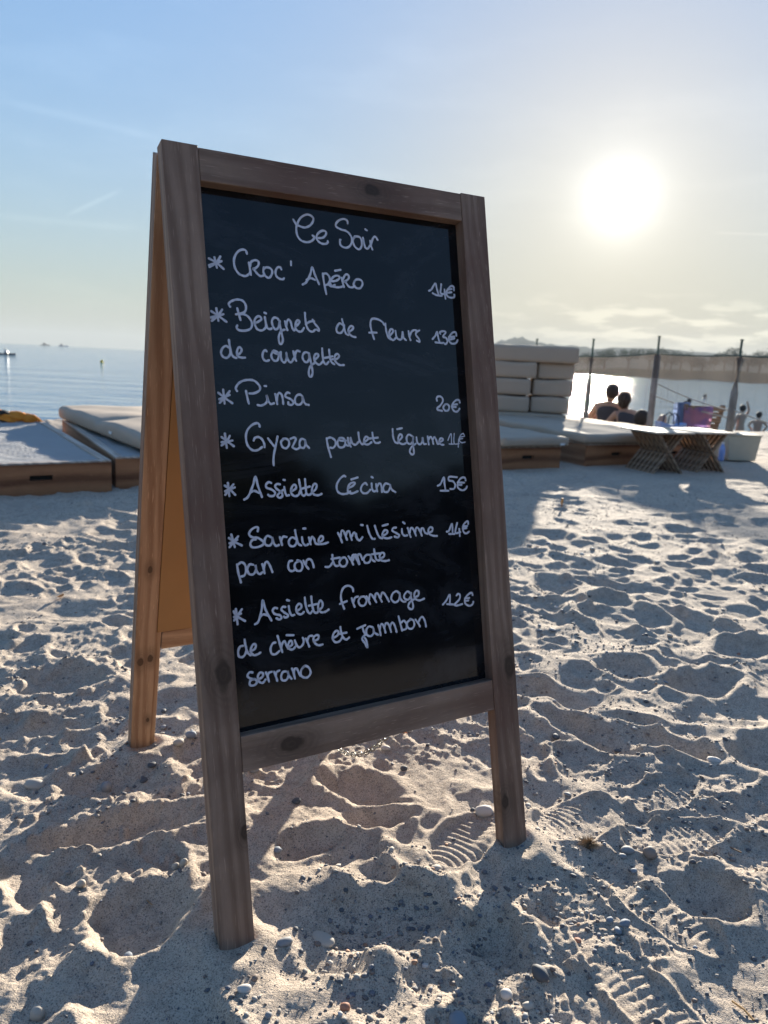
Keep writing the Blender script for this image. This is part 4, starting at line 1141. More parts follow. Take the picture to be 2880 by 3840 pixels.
# planter box in front of the right pole
bm = bmesh.new()
prism(bm, [(-0.15, 0.0), (0.15, 0.0), (0.185, 0.26), (-0.185, 0.26)], -0.14, 0.14, 'y', 0.008)
plp = atp(2762, 1660, 7.85)
pl = empty('planter', (plp.x, 7.85, 0.02), 0.12, 'pale tapered planter box on the sand below the right fence pole', 'planter')
plm = plain('pale_planter', (0.46, 0.43, 0.34), 0.7, 14, 0.1)
obj('box', bm, plm, pl)
bm = bmesh.new(); box(bm, -0.16, 0.16, -0.12, 0.12, 0.255, 0.268)
obj('soil', bm, plain('dark_soil', (0.05, 0.035, 0.02), 0.95), pl)
bm = bmesh.new(); box(bm, -0.195, 0.195, -0.15, 0.15, 0.2605, 0.272, 0.004); 
obj('rim', bm, plm, pl)

# chair with towels behind the tables
cp = atp(2625, 1560, 8.9)
chair = empty('beach_chair', (cp.x, cp.y, 0.0), 0.25, 'low wooden beach chair standing behind the slatted tables', 'chair')
for sx in (-0.25, 0.25):
    bm = bmesh.new(); bar(bm, (sx, 0.10, -0.03), (sx, -0.06, 0.54), 0.03, 0.045, (1, 0, 0)); obj('back_leg', bm, teak, chair)
    bm = bmesh.new(); bar(bm, (sx * 0.88, 0.42, -0.03), (sx * 0.88, -0.02, 0.24), 0.03, 0.04, (1, 0, 0)); obj('front_leg', bm, teak, chair)
for k in range(4):
    bm = bmesh.new(); box(bm, -0.265, 0.265, -0.075 + 0.026 * (3 - k) - 0.02, -0.06 + 0.026 * (3 - k) - 0.02, 0.26 + 0.07 * k, 0.315 + 0.07 * k, 0.003)
    obj('back_slat', bm, teak, chair)
for k in range(5):
    bm = bmesh.new(); box(bm, -0.22, 0.22, 0.02 + 0.075 * k, 0.075 + 0.075 * k, 0.232, 0.246, 0.003); obj('seat_slat', bm, teak, chair)


def towel(name, px0, px1, z0, z1, yb, col_, label, seed, cat='towel', cols2=None):
    """cloth hanging over the chair back, folded over the top"""
    rr_ = random.Random(seed)
    a = atp(px0, 1555, yb); b = atp(px1, 1555, yb)
    w = b.x - a.x
    bm = bmesh.new()
    prof = []
    for i in range(9): prof.append((-0.045, z0 + (z1 - z0) * i / 8))
    prof += [(-0.03, z1 + 0.012), (0.0, z1 + 0.018), (0.03, z1 + 0.010)]
    for i in range(7): prof.append((0.05, z1 - (z1 - z0) * 0.7 * i / 6))
    cols = []
    for k in range(19):
        u = k / 18
        cols.append([bm.verts.new((u * w, y + 0.014 * math.sin(u * 15 + z * 12 + seed) * (1 if y < 0 else -1), z + 0.02 * math.sin(u * 4 + seed) * (1 if z < z1 - .05 else .3))) for y, z in prof])
    for A_, B_ in zip(cols, cols[1:]):
        for q in range(len(prof) - 1): bm.faces.new((A_[q], B_[q], B_[q + 1], A_[q + 1]))
    bmesh.ops.solidify(bm, geom=bm.faces[:], thickness=0.006)
    mt, T = mat_new(name + '_cloth')
    cc = coords(T)
    c1_ = T.mix(T.smooth(T.noise(cc, 6.0, 2.0), 0.42, 0.58), col_, cols2 or tuple(c * 0.75 for c in col_))
    df = T.n('ShaderNodeBsdfDiffuse', {'Color': c1_}); tl = T.n('ShaderNodeBsdfTranslucent', {'Color': c1_})
    ms = T.n('ShaderNodeMixShader', {0: 0.35, 1: df.outputs[0], 2: tl.outputs[0]})
    T.n('ShaderNodeOutputMaterial', {'Surface': ms.outputs[0]})
    o = obj(name, bm, mt, None, None, True)
    o.location = (a.x, a.y, 0)
    return tag(o, label, cat)


towel('towel', 2560, 2664, 0.26, 0.50, 8.80, (0.42, 0.30, 0.56), 'purple and pink towel hanging over the chair back behind the tables', 3, cols2=(0.62, 0.38, 0.50))
towel('towel', 2530, 2582, 0.24, 0.535, 8.84, (0.36, 0.44, 0.62), 'light blue towel hung left of the purple one behind the tables', 5)

# light blue beach bag
bg_ = atp(2515, 1590, 8.6)
bag = empty('beach_bag', (bg_.x, bg_.y, 0), 0.2, 'light blue beach bag standing left of the chair behind the tables', 'bag')
bm = bmesh.new()
pr = [(-0.14, 0.02), (0.14, 0.02), (0.17, 0.33), (0.06, 0.30), (-0.06, 0.31), (-0.17, 0.34)]
prism(bm, pr, -0.06, 0.06, 'y', 0.01)
obj('body', bm, plain('blue_cloth', (0.30, 0.42, 0.70), 0.85), bag)
for s in (-0.05, 0.05):
    bm = bmesh.new(); tube(bm, [(-0.07, s, 0.29), (-0.06, s, 0.40), (0, s, 0.44), (0.06, s, 0.40), (0.07, s, 0.29)], 0.007, 6)
    obj('handle', bm, plain('navy_strap', (0.03, 0.035, 0.06), 0.8), bag)

# plastic bottle by the tables
bp = atp(2706, 1702, 7.7)
bm = bmesh.new()
prof = [(0.0, 0.0), (0.030, 0.002), (0.033, 0.02), (0.030, 0.05), (0.033, 0.08), (0.031, 0.12), (0.022, 0.15), (0.012, 0.165), (0.012, 0.175)]
def lathe(bm, prof, seg=14, ang=0.0):
    rg = [[bm.verts.new((r_ * math.cos(a), r_ * math.sin(a), z)) for a in [2 * math.pi * k / seg for k in range(seg)]] for r_, z in prof if r_ > 0]
    for A_, B_ in zip(rg, rg[1:]):
        for k in range(seg): bm.faces.new((A_[k], A_[(k + 1) % seg], B_[(k + 1) % seg], B_[k]))
    bm.faces.new(rg[0][::-1]); bm.faces.new(rg[-1])
lathe(bm, prof)
bot = empty('bottle', (bp.x, bp.y, hz(bp.x, bp.y)), 0.4, 'small blue plastic bottle standing in the sand between table and planter', 'bottle')
obj('body', bm, plain('blue_plastic', (0.25, 0.38, 0.75), 0.25, spec=0.6), bot, None, True)
bm = bmesh.new(); lathe(bm, [(0.015, 0.175), (0.015, 0.195)]); obj('cap', bm, plain('white_cap', (0.75, 0.76, 0.8), 0.5), bot)

# orange bag with black lining at the back of the left lounger
orange = plain('orange_cloth', (0.75, 0.24, 0.02), 0.75, 12, 0.25, 0.5, 0.01)
black = plain('black_cloth', (0.012, 0.013, 0.014), 0.7)
ob = atp(30, 1566, 6.05)
obag = empty('beach_bag', (ob.x, ob.y, 0.235), 0.3, 'crumpled orange and black bag on the far end of the left lounger', 'bag')


def blob(w, d, h, seed, sub=4, amp=0.25):
    bm = bmesh.new()
    bmesh.ops.create_icosphere(bm, subdivisions=sub, radius=1.0)
    rr_ = random.Random(seed); ph = [rr_.uniform(0, 6) for _ in range(9)]
    for v in bm.verts:
        p = v.co.copy()
        n_ = math.sin(p.x * 4 + ph[0] + 2 * p.z) * math.sin(p.y * 5 + ph[1]) + 0.6 * math.sin(p.z * 9 + ph[2] + p.x * 7) + 0.4 * math.sin(p.y * 15 + p.x * 11 + ph[3])
        q = p * (1 + amp * n_ * 0.5)
        v.co = (q.x * w, q.y * d, max(q.z, -0.35) * h + 0.35 * h)
    return bm


obj('body', blob(0.17, 0.11, 0.062, 4, 4, 0.34), orange, obag, None, True)
obj('side_pocket', blob(0.07, 0.07, 0.05, 8, 3, 0.3), orange, obag, Matrix.Translation((0.15, -0.02, -0.005)), True)
obj('lining', blob(0.045, 0.04, 0.030, 9, 3, 0.2), black, obag, Matrix.Translation((-0.02, -0.06, 0.055)), True)
obj('lining', blob(0.06, 0.04, 0.018, 10, 3, 0.2), black, obag, Matrix.Translation((-0.03, -0.09, 0.0)), True)
bm = bmesh.new(); tube(bm, [(0.14, -0.02, 0.06), (0.20, -0.03, 0.05), (0.24, -0.05, 0.02), (0.285, -0.09, -0.015), (0.30, -0.13, -0.02)], [0.012, 0.011, 0.013, 0.010, 0.008], 6)
obj('strap', bm, orange, obag)

# ------------------------------------------------------------------ people
skin_m = plain('skin', (0.42, 0.25, 0.17), 0.6, 30, 0.06, 0.1)
hair_m = plain('dark_hair', (0.03, 0.02, 0.015), 0.7, 60, 0.3, 0.5)
dark_cloth = plain('dark_cloth', (0.06, 0.055, 0.06), 0.85)
blue_swim = plain('blue_swimwear', (0.05, 0.09, 0.2), 0.8)


def skin_body(name, joints, bones, mat_, parent, root_j, sub=2):
    names = list(joints)
    idx = {k: i for i, k in enumerate(names)}
    me = bpy.data.meshes.new(name)
    me.from_pydata([joints[k][0] for k in names], [(idx[a], idx[b]) for a, b in bones], [])
    o = bpy.data.objects.new(name, me)
    COL.objects.link(o)
    md = o.modifiers.new('skin', 'SKIN')
    md.use_smooth_shade = True
    sv = me.skin_vertices[0].data
    for k in names:
        r_ = joints[k][1]
        sv[idx[k]].radius = (r_, r_) if not isinstance(r_, tuple) else r_
        sv[idx[k]].use_root = (k == root_j)
    ss = o.modifiers.new('sub', 'SUBSURF'); ss.levels = sub; ss.render_levels = sub
    me.materials.append(mat_)
    o.parent = parent
    # bake to a plain mesh
    dg = bpy.context.evaluated_depsgraph_get()
    nm = bpy.data.meshes.new_from_object(o.evaluated_get(dg))
    nm.name = name
    o.modifiers.clear()
    o.data = nm
    if not nm.materials: nm.materials.append(mat_)
    for p_ in nm.polygons: p_.use_smooth = True
    return o


BONES = [('pelvis', 'belly'), ('belly', 'chest'), ('chest', 'neck'), ('neck', 'head'), ('head', 'crown')]
for s in 'LR':
    BONES += [('chest', 'sh' + s), ('sh' + s, 'el' + s), ('el' + s, 'wr' + s), ('wr' + s, 'ha' + s), ('pelvis', 'hip' + s), ('hip' + s, 'kn' + s), ('kn' + s, 'an' + s), ('an' + s, 'to' + s)]


def body(parent, J, hair=True, top=None, hair_len=0.0):
    o = skin_body('body', J, BONES, skin_m, parent, 'pelvis')
    h = Vector(J['head'][0]); c = Vector(J['crown'][0])
    fd = Vector(J['neck'][0]) - Vector(J['belly'][0])
    if hair:
        bm = bmesh.new(); bmesh.ops.create_icosphere(bm, subdivisions=3, radius=1.0)
        up_ = (c - h).normalized()
        for v in bm.verts:
            k = 1 + 0.05 * math.sin(v.co.x * 13) * math.sin(v.co.z * 11)
            v.co = Vector((v.co.x * 0.100 * k, v.co.y * 0.108 * k - 0.012, v.co.z * 0.115 * k))
        bmesh.ops.translate(bm, verts=bm.verts, vec=h.lerp(c, 0.65))
        if hair_len:
            for v in bm.verts:
                if v.co.z < h.z: v.co.z -= hair_len * (h.z - v.co.z) / 0.08
        obj('hair', bm, hair_m, parent, None, True)
    if top is not None:
        T_ = {k: (J[k][0], tuple(x * 1.12 for x in J[k][1]) if isinstance(J[k][1], tuple) else J[k][1] * 1.15) for k in ('pelvis', 'belly', 'chest', 'shL', 'shR')}
        skin_body('shirt', T_, [('pelvis', 'belly'), ('belly', 'chest'), ('chest', 'shL'), ('chest', 'shR')], top, parent, 'pelvis')
    return o


def sitting(loc, yaw, label, top, lean=0.04, headtilt=0.0, sc=1.0, hair_len=0.0, mirror=1):
    root = empty('person', loc, yaw, label, 'person')
    root.scale = (sc, sc, sc)
    J = {'pelvis': ((0, 0, 0.10), (0.15, 0.11)), 'belly': ((0, lean * .5, 0.28), (0.125, 0.095)), 'chest': ((0, lean, 0.44), (0.145, 0.105)),
         'neck': ((headtilt * .3, lean + .03, 0.575), 0.052), 'head': ((headtilt * .7, lean + .045, 0.66), 0.075), 'crown': ((headtilt, lean + .05, 0.755), 0.070)}
    for s, g in (('L', -1), ('R', 1)):
        J['sh' + s] = ((g * .17, lean, 0.50), 0.058); J['el' + s] = ((g * .25, lean + .14, 0.32), 0.040); J['wr' + s] = ((g * .14, lean + .34, 0.36), 0.027); J['ha' + s] = ((g * .09, lean + .40, 0.37), 0.030)
        J['hip' + s] = ((g * .10, .07, 0.10), 0.085); J['kn' + s] = ((g * .15, .44, 0.38), 0.058); J['an' + s] = ((g * .12, .66, 0.07), 0.036); J['to' + s] = ((g * .13, .80, 0.03), 0.030)
    body(root, J, True, top, hair_len)
    return root


def standing(loc, yaw, label, top=None, arms=0, sc=1.0, hair_len=0.0):
    root = empty('person', loc, yaw, label, 'person')
    root.scale = (sc, sc, sc)
    J = {'pelvis': ((0, 0, 0.94), (0.15, 0.10)), 'belly': ((0, .01, 1.10), (0.125, 0.09)), 'chest': ((0, 0, 1.32), (0.15, 0.105)),
         'neck': ((0, 0, 1.47), 0.052), 'head': ((0, .02, 1.57), 0.075), 'crown': ((0, .02, 1.68), 0.070)}
    for s, g in (('L', -1), ('R', 1)):
        J['sh' + s] = ((g * .18, 0, 1.41), 0.056)
        if arms == 1 and g > 0:
            J['el' + s] = ((g * .30, .05, 1.58), 0.040); J['wr' + s] = ((g * .20, .05, 1.80), 0.028); J['ha' + s] = ((g * .17, .05, 1.88), 0.030)
        elif arms == 2:
            J['el' + s] = ((g * .30, .05, 1.25), 0.040); J['wr' + s] = ((g * .16, .16, 1.06), 0.028); J['ha' + s] = ((g * .10, .17, 1.00), 0.030)
        else:
            J['el' + s] = ((g * .26, 0, 1.12), 0.040); J['wr' + s] = ((g * .27, .05, 0.88), 0.028); J['ha' + s] = ((g * .27, .07, 0.80), 0.030)
        J['hip' + s] = ((g * .10, 0, 0.88), 0.088); J['kn' + s] = ((g * .11, .02, 0.50), 0.056); J['an' + s] = ((g * .11, 0, 0.08), 0.038); J['to' + s] = ((g * .12, .14, 0.03), 0.032)
    body(root, J, True, top, hair_len)
    return root


pa = atp(2284, 1477, 11.35); pb = atp(2360, 1503, 11.0)
sitting((pa.x, pa.y - 0.06, pa.z - 0.72), -0.25, 'person in dark clothes sitting by the glittering water, left of a leaning pair', dark_cloth, 0.05, 0.03, 1.05)
sitting((pb.x, pb.y - 0.06, pb.z - 0.70), 0.15, 'person with long dark hair sitting close to their companion, seen from behind', dark_cloth, 0.08, -0.05, 1.0, 0.05)
# third person lying back with knees drawn up
pc = atp(2425, 1560, 11.0)
root = empty('person', (pc.x + 0.05, pc.y, pc.z - 0.42), R(-30), 'person lying on the sand with knees drawn up behind the middle pole', 'person')
J = {'pelvis': ((0, 0, 0.12), (0.15, 0.11)), 'belly': ((0, -.18, 0.15), (0.12, 0.10)), 'chest': ((0, -.36, 0.22), (0.145, 0.10)),
     'neck': ((0, -.49, 0.30), 0.05), 'head': ((0, -.56, 0.37), 0.075), 'crown': ((0, -.61, 0.45), 0.07)}
for s, g in (('L', -1), ('R', 1)):
    J['sh' + s] = ((g * .17, -.40, 0.24), 0.056); J['el' + s] = ((g * .24, -.50, 0.05), 0.04); J['wr' + s] = ((g * .22, -.30, 0.03), 0.028); J['ha' + s] = ((g * .21, -.22, 0.03), 0.03)
    J['hip' + s] = ((g * .10, .06, 0.12), 0.085); J['kn' + s] = ((g * .12, .38, 0.42), 0.058); J['an' + s] = ((g * .11, .60, 0.06), 0.036); J['to' + s] = ((g * .11, .74, 0.03), 0.03)
body(root, J, True, blue_swim)
pd_ = atp(2786, 1533, 24.5)
standing((pd_.x, pd_.y, pd_.z - 1.62), 0.3, 'bather standing waist deep with one arm raised, right of the last pole', None, 1)
pe = atp(2846, 1560, 26.0)
standing((pe.x, pe.y, pe.z - 1.60), -0.6, 'bather with dark hair standing in the shallows at the right picture edge', None, 2)
pf = atp(2570, 1516, 34); pg = atp(2584, 1506, 34.5)
standing((pf.x, pf.y, pf.z - 1.60), 1.2, 'lower bather of a couple out in the water above the towels', None, 2, 1.0)
standing((pg.x, pg.y, pg.z - 1.60), -1.2, 'taller bather of a couple out in the water above the towels', None, 0, 1.0, 0.03)
ph_ = atp(2644, 1468, 62)
standing((ph_.x, ph_.y, SEA_Z - 1.42), 0.5, 'swimmer far out between the two right fence poles, one arm up', None, 1)

# ------------------------------------------------------------------ craft and buoy out at sea
hull_m = plain('dark_hull', (0.05, 0.055, 0.07), 0.4)
white_m = plain('white_hull', (0.7, 0.7, 0.7), 0.4)


def hull(L, B, H, mat_, parent, name='hull'):
    bm = bmesh.new()
    secs = []
    for k in range(9):
        t = k / 8
        b_ = B / 2 * math.sin(min(1, (1 - t) * 2.2 + 0.02) * math.pi / 2)
        sh = H * (1 + 0.35 * t * t)
        secs.append([bm.verts.new(p) for p in ((L * (t - .5), -b_, sh), (L * (t - .5), -b_ * .75, 0.0), (L * (t - .5), 0, -0.15), (L * (t - .5), b_ * .75, 0.0), (L * (t - .5), b_, sh), (L * (t - .5), 0, sh * 0.9))])
    for a, b in zip(secs, secs[1:]):
        for q in range(6): bm.faces.new((a[q], b[q], b[(q + 1) % 6], a[(q + 1) % 6]))
    bm.faces.new(secs[0][::-1]); bm.faces.new(secs[-1])
    bmesh.ops.recalc_face_normals(bm, faces=bm.faces)
    return obj(name, bm, mat_, parent)


b1 = atp(30, 1332, 112)
ski = empty('motor_boat', (b1.x, b1.y, SEA_Z), 0.1, 'small dark open boat with a standing helm on the sea, far left', 'boat')
ski.scale = (0.62, 0.62, 0.62)
hull(3.6, 1.3, 0.35, hull_m, ski)
bm = bmesh.new(); prism(bm, [(-0.75, 0.3), (0.1, 0.3), (-0.05, 1.0), (-0.55, 1.15), (-0.75, 0.8)], -0.4, 0.4, 'y', 0.05); obj('console', bm, plain('pale_console', (0.45, 0.42, 0.42), 0.5), ski)
bm = bmesh.new(); tube(bm, [(-0.6, 0, 0.8), (-0.6, 0, 1.55)], 0.05, 6); tube(bm, [(-0.9, 0, 1.3), (-0.3, 0, 1.5)], 0.05, 6); obj('roll_bar', bm, hull_m, ski)
b2 = atp(170, 1294, 1400)
far1 = empty('motor_yacht', (b2.x, b2.y, SEA_Z), 0.0, 'grey ship silhouette on the horizon at far left', 'ship')
hull(17, 4.5, 1.6, hull_m, far1)
bm = bmesh.new(); prism(bm, [(-5, 1.6), (3.5, 1.7), (2.0, 3.6), (0.5, 3.8), (-0.5, 5.2), (-2.5, 5.2), (-4, 3.6)], -1.6, 1.6, 'y'); obj('cabin', bm, hull_m, far1)
b3 = atp(238, 1300, 1100)
far2 = empty('motor_yacht', (b3.x, b3.y, SEA_Z), 0.2, 'small boat with white bow on the horizon, right of the grey ship', 'boat')
hull(13, 3.5, 1.5, white_m, far2)
bm = bmesh.new(); prism(bm, [(-5, 1.5), (0.5, 1.5), (-0.8, 3.6), (-4, 3.6)], -1.2, 1.2, 'y'); obj('cabin', bm, hull_m, far2)
b4 = atp(382, 1357, 88)
bm = bmesh.new(); bmesh.ops.create_uvsphere(bm, u_segments=16, v_segments=10, radius=0.21); bmesh.ops.translate(bm, verts=bm.verts, vec=(0, 0, 0.10))
buoy = empty('buoy', (b4.x, b4.y, SEA_Z), 0, 'round yellow buoy floating on the sea left of the chalkboard', 'buoy')
obj('float', bm, plain('yellow_float', (0.85, 0.55, 0.05), 0.4), buoy, None, True)
bm = bmesh.new(); tube(bm, [(0, 0, 0.29), (0, 0, 0.40)], 0.04, 8); obj('eye', bm, plain('yellow_eye', (0.7, 0.45, 0.05), 0.4), buoy)

# ------------------------------------------------------------------ pebbles and small beach litter
def pebble_mat(name, stops):
    mt, T = mat_new(name)
    cc = coords(T)
    rn = T.n('ShaderNodeNewGeometry').outputs['Random Per Island']
    ro = T.n('ShaderNodeObjectInfo').outputs['Random']
    r_ = T.math('FRACT', T.math('ADD', rn, ro))
    c_ = T.ramp(r_, stops, 'CONSTANT')
    n_ = T.noise(cc, 300.0, 4.0, 0.6)
    c_ = T.mix(T.math('MULTIPLY', T.smooth(n_, 0.5, 0.75), 0.35), c_, (0.45, 0.40, 0.34))
    finish(T, c_, 0.75, n_, 0.2, 0.0004, 0.3)
    return mt


PST = [(0.0, (0.10, 0.105, 0.12)), (0.2, (0.17, 0.165, 0.17)), (0.38, (0.25, 0.23, 0.21)), (0.52, (0.13, 0.12, 0.12)), (0.64, (0.33, 0.30, 0.27)),
       (0.76, (0.19, 0.15, 0.13)), (0.86, (0.14, 0.15, 0.18)), (0.94, (0.42, 0.39, 0.35)), (0.98, (0.34, 0.20, 0.13))]
peb_m = pebble_mat('mixed_pebble', PST)
bm = bmesh.new(); bmesh.ops.create_icosphere(bm, subdivisions=1, radius=1.0)
ICO_V = np.array([v.co[:] for v in bm.verts]); ICO_F = np.array([[v.index for v in f.verts] for f in bm.faces]); bm.free()
prng = np.random.default_rng(21)


def scatter(n, ymin, ymax, smin, smax, power):
    """positions inside the stretch of beach in front, denser where the relief is gravelly"""
    out = []
    while len(out) < n:
        m_ = n * 3
        y = ymin + (ymax - ymin) * prng.random(m_) ** power
        x = (prng.random(m_) * 2 - 1) * (y * 0.72 + 0.35)
        d = vnoise(x, y, 0.30, 2) + 0.7 * vnoise(x, y, 0.08, 3)
        ok = prng.random(m_) < np.clip(0.25 + 1.8 * d, 0.05, 1)
        for a, b in zip(x[ok], y[ok]): out.append((a, b))
    out = np.array(out[:n])
    s = smin * (smax / smin) ** (prng.random(n) ** 2.6)
    return out, s


pos, siz = scatter(38000, 0.55, 5.5, 0.0009, 0.0050, 1.4)
h = hfun(pos[:, 0], pos[:, 1])
nP = len(pos)
ax_ = prng.random(nP) * 2 * math.pi
sq = prng.uniform(0.45, 0.8, nP); el = prng.uniform(1.0, 1.55, nP)
P = ICO_V[None] * np.stack([siz * el, siz, siz * sq], 1)[:, None, :]
P = P * (1 + prng.uniform(-.08, .08, (nP, len(ICO_V), 1)))
c_, s_ = np.cos(ax_)[:, None], np.sin(ax_)[:, None]
X = P[..., 0] * c_ - P[..., 1] * s_; Yy = P[..., 0] * s_ + P[..., 1] * c_
tilt = prng.uniform(-.35, .35, nP)[:, None]
Z = P[..., 2] + X * tilt
V = np.stack([X + pos[:, 0:1], Yy + pos[:, 1:2], Z + (h + siz * sq * 0.35)[:, None]], -1).reshape(-1, 3).astype(np.float32)
F = (ICO_F[None] + (np.arange(nP) * len(ICO_V))[:, None, None]).reshape(-1, 3).astype(np.int32)
me = bpy.data.meshes.new('gravel')
me.vertices.add(len(V)); me.vertices.foreach_set('co', V.ravel())
me.loops.add(F.size); me.loops.foreach_set('vertex_index', F.ravel())
me.polygons.add(len(F)); me.polygons.foreach_set('loop_start', (np.arange(len(F)) * 3).astype(np.int32))
me.polygons.foreach_set('use_smooth', np.ones(len(F), bool))
me.update(calc_edges=True)
tag(obj('gravel', me, peb_m), kind='stuff')

# single pebbles, six shapes sharing meshes
PM = []
for k in range(7):
    bm = bmesh.new(); bmesh.ops.create_icosphere(bm, subdivisions=2, radius=1.0)
    r_ = random.Random(k); ph = [r_.uniform(0, 6) for _ in range(4)]
    for v in bm.verts:
        q = 1 + 0.07 * math.sin(v.co.x * 3 + ph[0]) + 0.06 * math.sin(v.co.y * 4 + ph[1] + v.co.z * 2)
        v.co = v.co * q
    me = bpy.data.meshes.new('pebble'); bm.to_mesh(me); bm.free()
    me.polygons.foreach_set('use_smooth', [True] * len(me.polygons)); me.materials.append(peb_m)
    PM.append(me)


def pebble(x, y, sx, sy, sz, yaw, tilt, label, group, mat_=None, k=0, sink=0.35):
    me = PM[k % 7]
    o = bpy.data.objects.new('pebble', me)
    COL.objects.link(o)
    o.location = (x, y, hz(x, y) + sz * (1 - 2 * sink) * 0.9)
    o.scale = (sx, sy, sz); o.rotation_euler = (tilt, tilt * 0.6, yaw)
    if mat_:
        o.material_slots[0].link = 'OBJECT'; o.material_slots[0].material = mat_
    return tag(o, label, 'pebble', group)


def pm(name, c): return plain(name, c, 0.7, 150, 0.12, 0.2, 0.0005)


white_p = pm('white_stone', (0.52, 0.48, 0.44)); brown_p = pm('brown_stone', (0.26, 0.21, 0.175)); grey_p = pm('grey_stone', (0.26, 0.26, 0.265))
dark_p = pm('dark_stone', (0.09, 0.095, 0.105)); beige_p = pm('beige_stone', (0.40, 0.36, 0.31)); blue_p = pm('bluish_stone', (0.20, 0.23, 0.27)); red_p = pm('red_stone', (0.36, 0.17, 0.11))
NOTE = [(0.226, 1.315, .018, .012, .012, 0.1, 0, 'largest pale stone, just left of the right chalkboard leg', white_p),
        (0.205, 1.325, .006, .005, .004, 0.5, 0, 'little dark pebble touching the left side of the pale stone', dark_p),
        (0.518, 1.212, .0125, .0125, .0115, 0.2, 0, 'round brown stone on the sand right of the spiky tuft', brown_p),
        (0.480, 1.220, .0150, .008, .007, 0.1, .1, 'flat oval stone left of the round brown stone', grey_p),
        (0.466, 1.203, .0085, .006, .004, 0.0, 0, 'small flat stone in front of the flat oval stone', grey_p),
        (0.783, 1.550, .018, .010, .009, -.2, .1, 'long pale stone on the ridge at the right', white_p),
        (-0.541, 1.367, .011, .009, .014, 0.3, .2, 'upright grey oval stone in the hollow left of the front leg', grey_p),
        (-0.673, 1.336, .020, .013, .009, 0.0, .2, 'big flat dull stone half sunk at the left edge', beige_p),
        (-0.413, 1.537, .014, .009, .008, 0.2, .1, 'bluish stone just right of the rear chalkboard foot', blue_p),
        (-0.430, 1.500, .013, .010, .008, .9, .1, 'beige stone against the rear chalkboard foot', beige_p),
        (-0.248, 1.413, .014, .010, .009, 0.0, 0, 'grey stone under the left end of the bottom rail', grey_p),
        (0.257, 0.915, .016, .010, .009, -.9, .2, 'large dark oval stone in the lower right foreground', dark_p),
        (0.205, 0.885, .009, .008, .007, .4, .2, 'pale stone left of the large dark oval stone', white_p),
        (0.232, 0.868, .009, .006, .005, .4, .2, 'beige stone below the large dark oval stone', beige_p),
        (-0.427, 0.824, .009, .008, .012, 0.1, .2, 'speckled beige oval stone in the lower left corner', beige_p),
        (-0.310, 1.105, .007, .006, .013, 0.1, .5, 'tall leaning pale stone left of the front leg', beige_p),
        (-0.326, 1.110, .006, .006, .009, 0.6, .5, 'shorter pale stone next to the tall leaning one', beige_p),
        (-0.465, 1.058, .008, .006, .011, 0.4, .6, 'grey brown stone on the rim of the left hollow', beige_p),
        (0.419, 1.037, .012, .007, .006, .5, .1, 'blue grey oval stone above the big shoe print', blue_p),
        (0.404, 1.024, .008, .006, .005, 1.5, .1, 'blue grey stone, lower of two above the shoe print', blue_p),
        (0.398, 1.047, .007, .005, .004, .5, .1, 'pale blue stone, upper left of three above the shoe print', blue_p),
        (-0.118, 0.958, .013, .007, .006, .5, .1, 'pale grey oval stone right of the front left foot', grey_p),
        (-0.062, 0.982, .022, .011, .006, -.5, .1, 'long beige stone half buried below the front left foot', beige_p),
        (-0.160, 0.862, .010, .007, .005, .2, .1, 'white stone at the bottom left of the front foot', white_p),
        (0.118, 1.115, .013, .007, .006, .5, .1, 'pale oval stone in the shadow strip of the right leg', beige_p),
        (-0.145, 1.315, .010, .007, .006, .5, .1, 'black oval stone on the ridge under the bottom rail', dark_p),
        (0.03, 1.535, .011, .006, .006, .1, .1, 'pale oval pebble on the sand under the chalkboard centre', white_p),
        (0.070, 1.46, .008, .006, .006, .1, .1, 'dark pebble lying alone behind the right chalkboard leg', dark_p),
        (-0.02, 0.838, .007, .006, .006, .1, .1, 'small red brown stone at the bottom centre edge', red_p),
        (0.13, 0.825, .014, .012, .010, .6, .1, 'dark bluish stone at the bottom edge right of centre', blue_p)]
for k, n_ in enumerate(NOTE):
    pebble(n_[0], n_[1], n_[2], n_[3], n_[4], n_[5], n_[6], n_[7], 'single stones lying on the sand', n_[8], k, 0.22)
rp = random.Random(5)
cl_pos, _ = scatter(260, 0.72, 3.6, 0.003, 0.009, 1.3)
kinds = [('small dark grey pebble lying loose on the trampled sand', 'loose dark grey pebbles', dark_p, 0.42), ('small bluish grey pebble lying loose on the trampled sand', 'loose bluish grey pebbles', blue_p, 0.62),
         ('small light grey pebble lying loose on the trampled sand', 'loose light grey pebbles', grey_p, 0.78), ('small beige pebble lying loose on the trampled sand', 'loose beige pebbles', beige_p, 0.91),
         ('small whitish pebble lying loose on the trampled sand', 'loose whitish pebbles', white_p, 0.97), ('small reddish pebble lying loose on the trampled sand', 'loose reddish pebbles', red_p, 1.01)]
hs_ = []
for x, y in cl_pos:
    q = rp.random()
    for lab, grp, mm, lim in kinds:
        if q < lim: break
    along = 'nearest the viewer' if y < 1.0 else 'level with the front legs' if y < 1.3 else 'level with the rear frame' if y < 1.9 else 'well beyond the chalkboard'
    side = 'on the left' if x < -0.28 * y / 1.1 else 'in the middle' if x < 0.26 * y / 1.1 else 'on the right'
    zone = side + ', ' + along
    lab = lab.replace(' lying loose on the trampled sand', ' loose on the sand ' + zone)
    grp = grp + ' ' + zone
    s = 0.0036 * (1 + 1.2 * rp.random() ** 2.5) * (1 + 0.35 * max(0, y - 1.2))
    pebble(x, y, s * rp.uniform(1, 1.5), s, s * rp.uniform(.5, .85), rp.uniform(0, 3), rp.uniform(-.3, .3), lab, grp, mm, rp.randrange(7), 0.25)

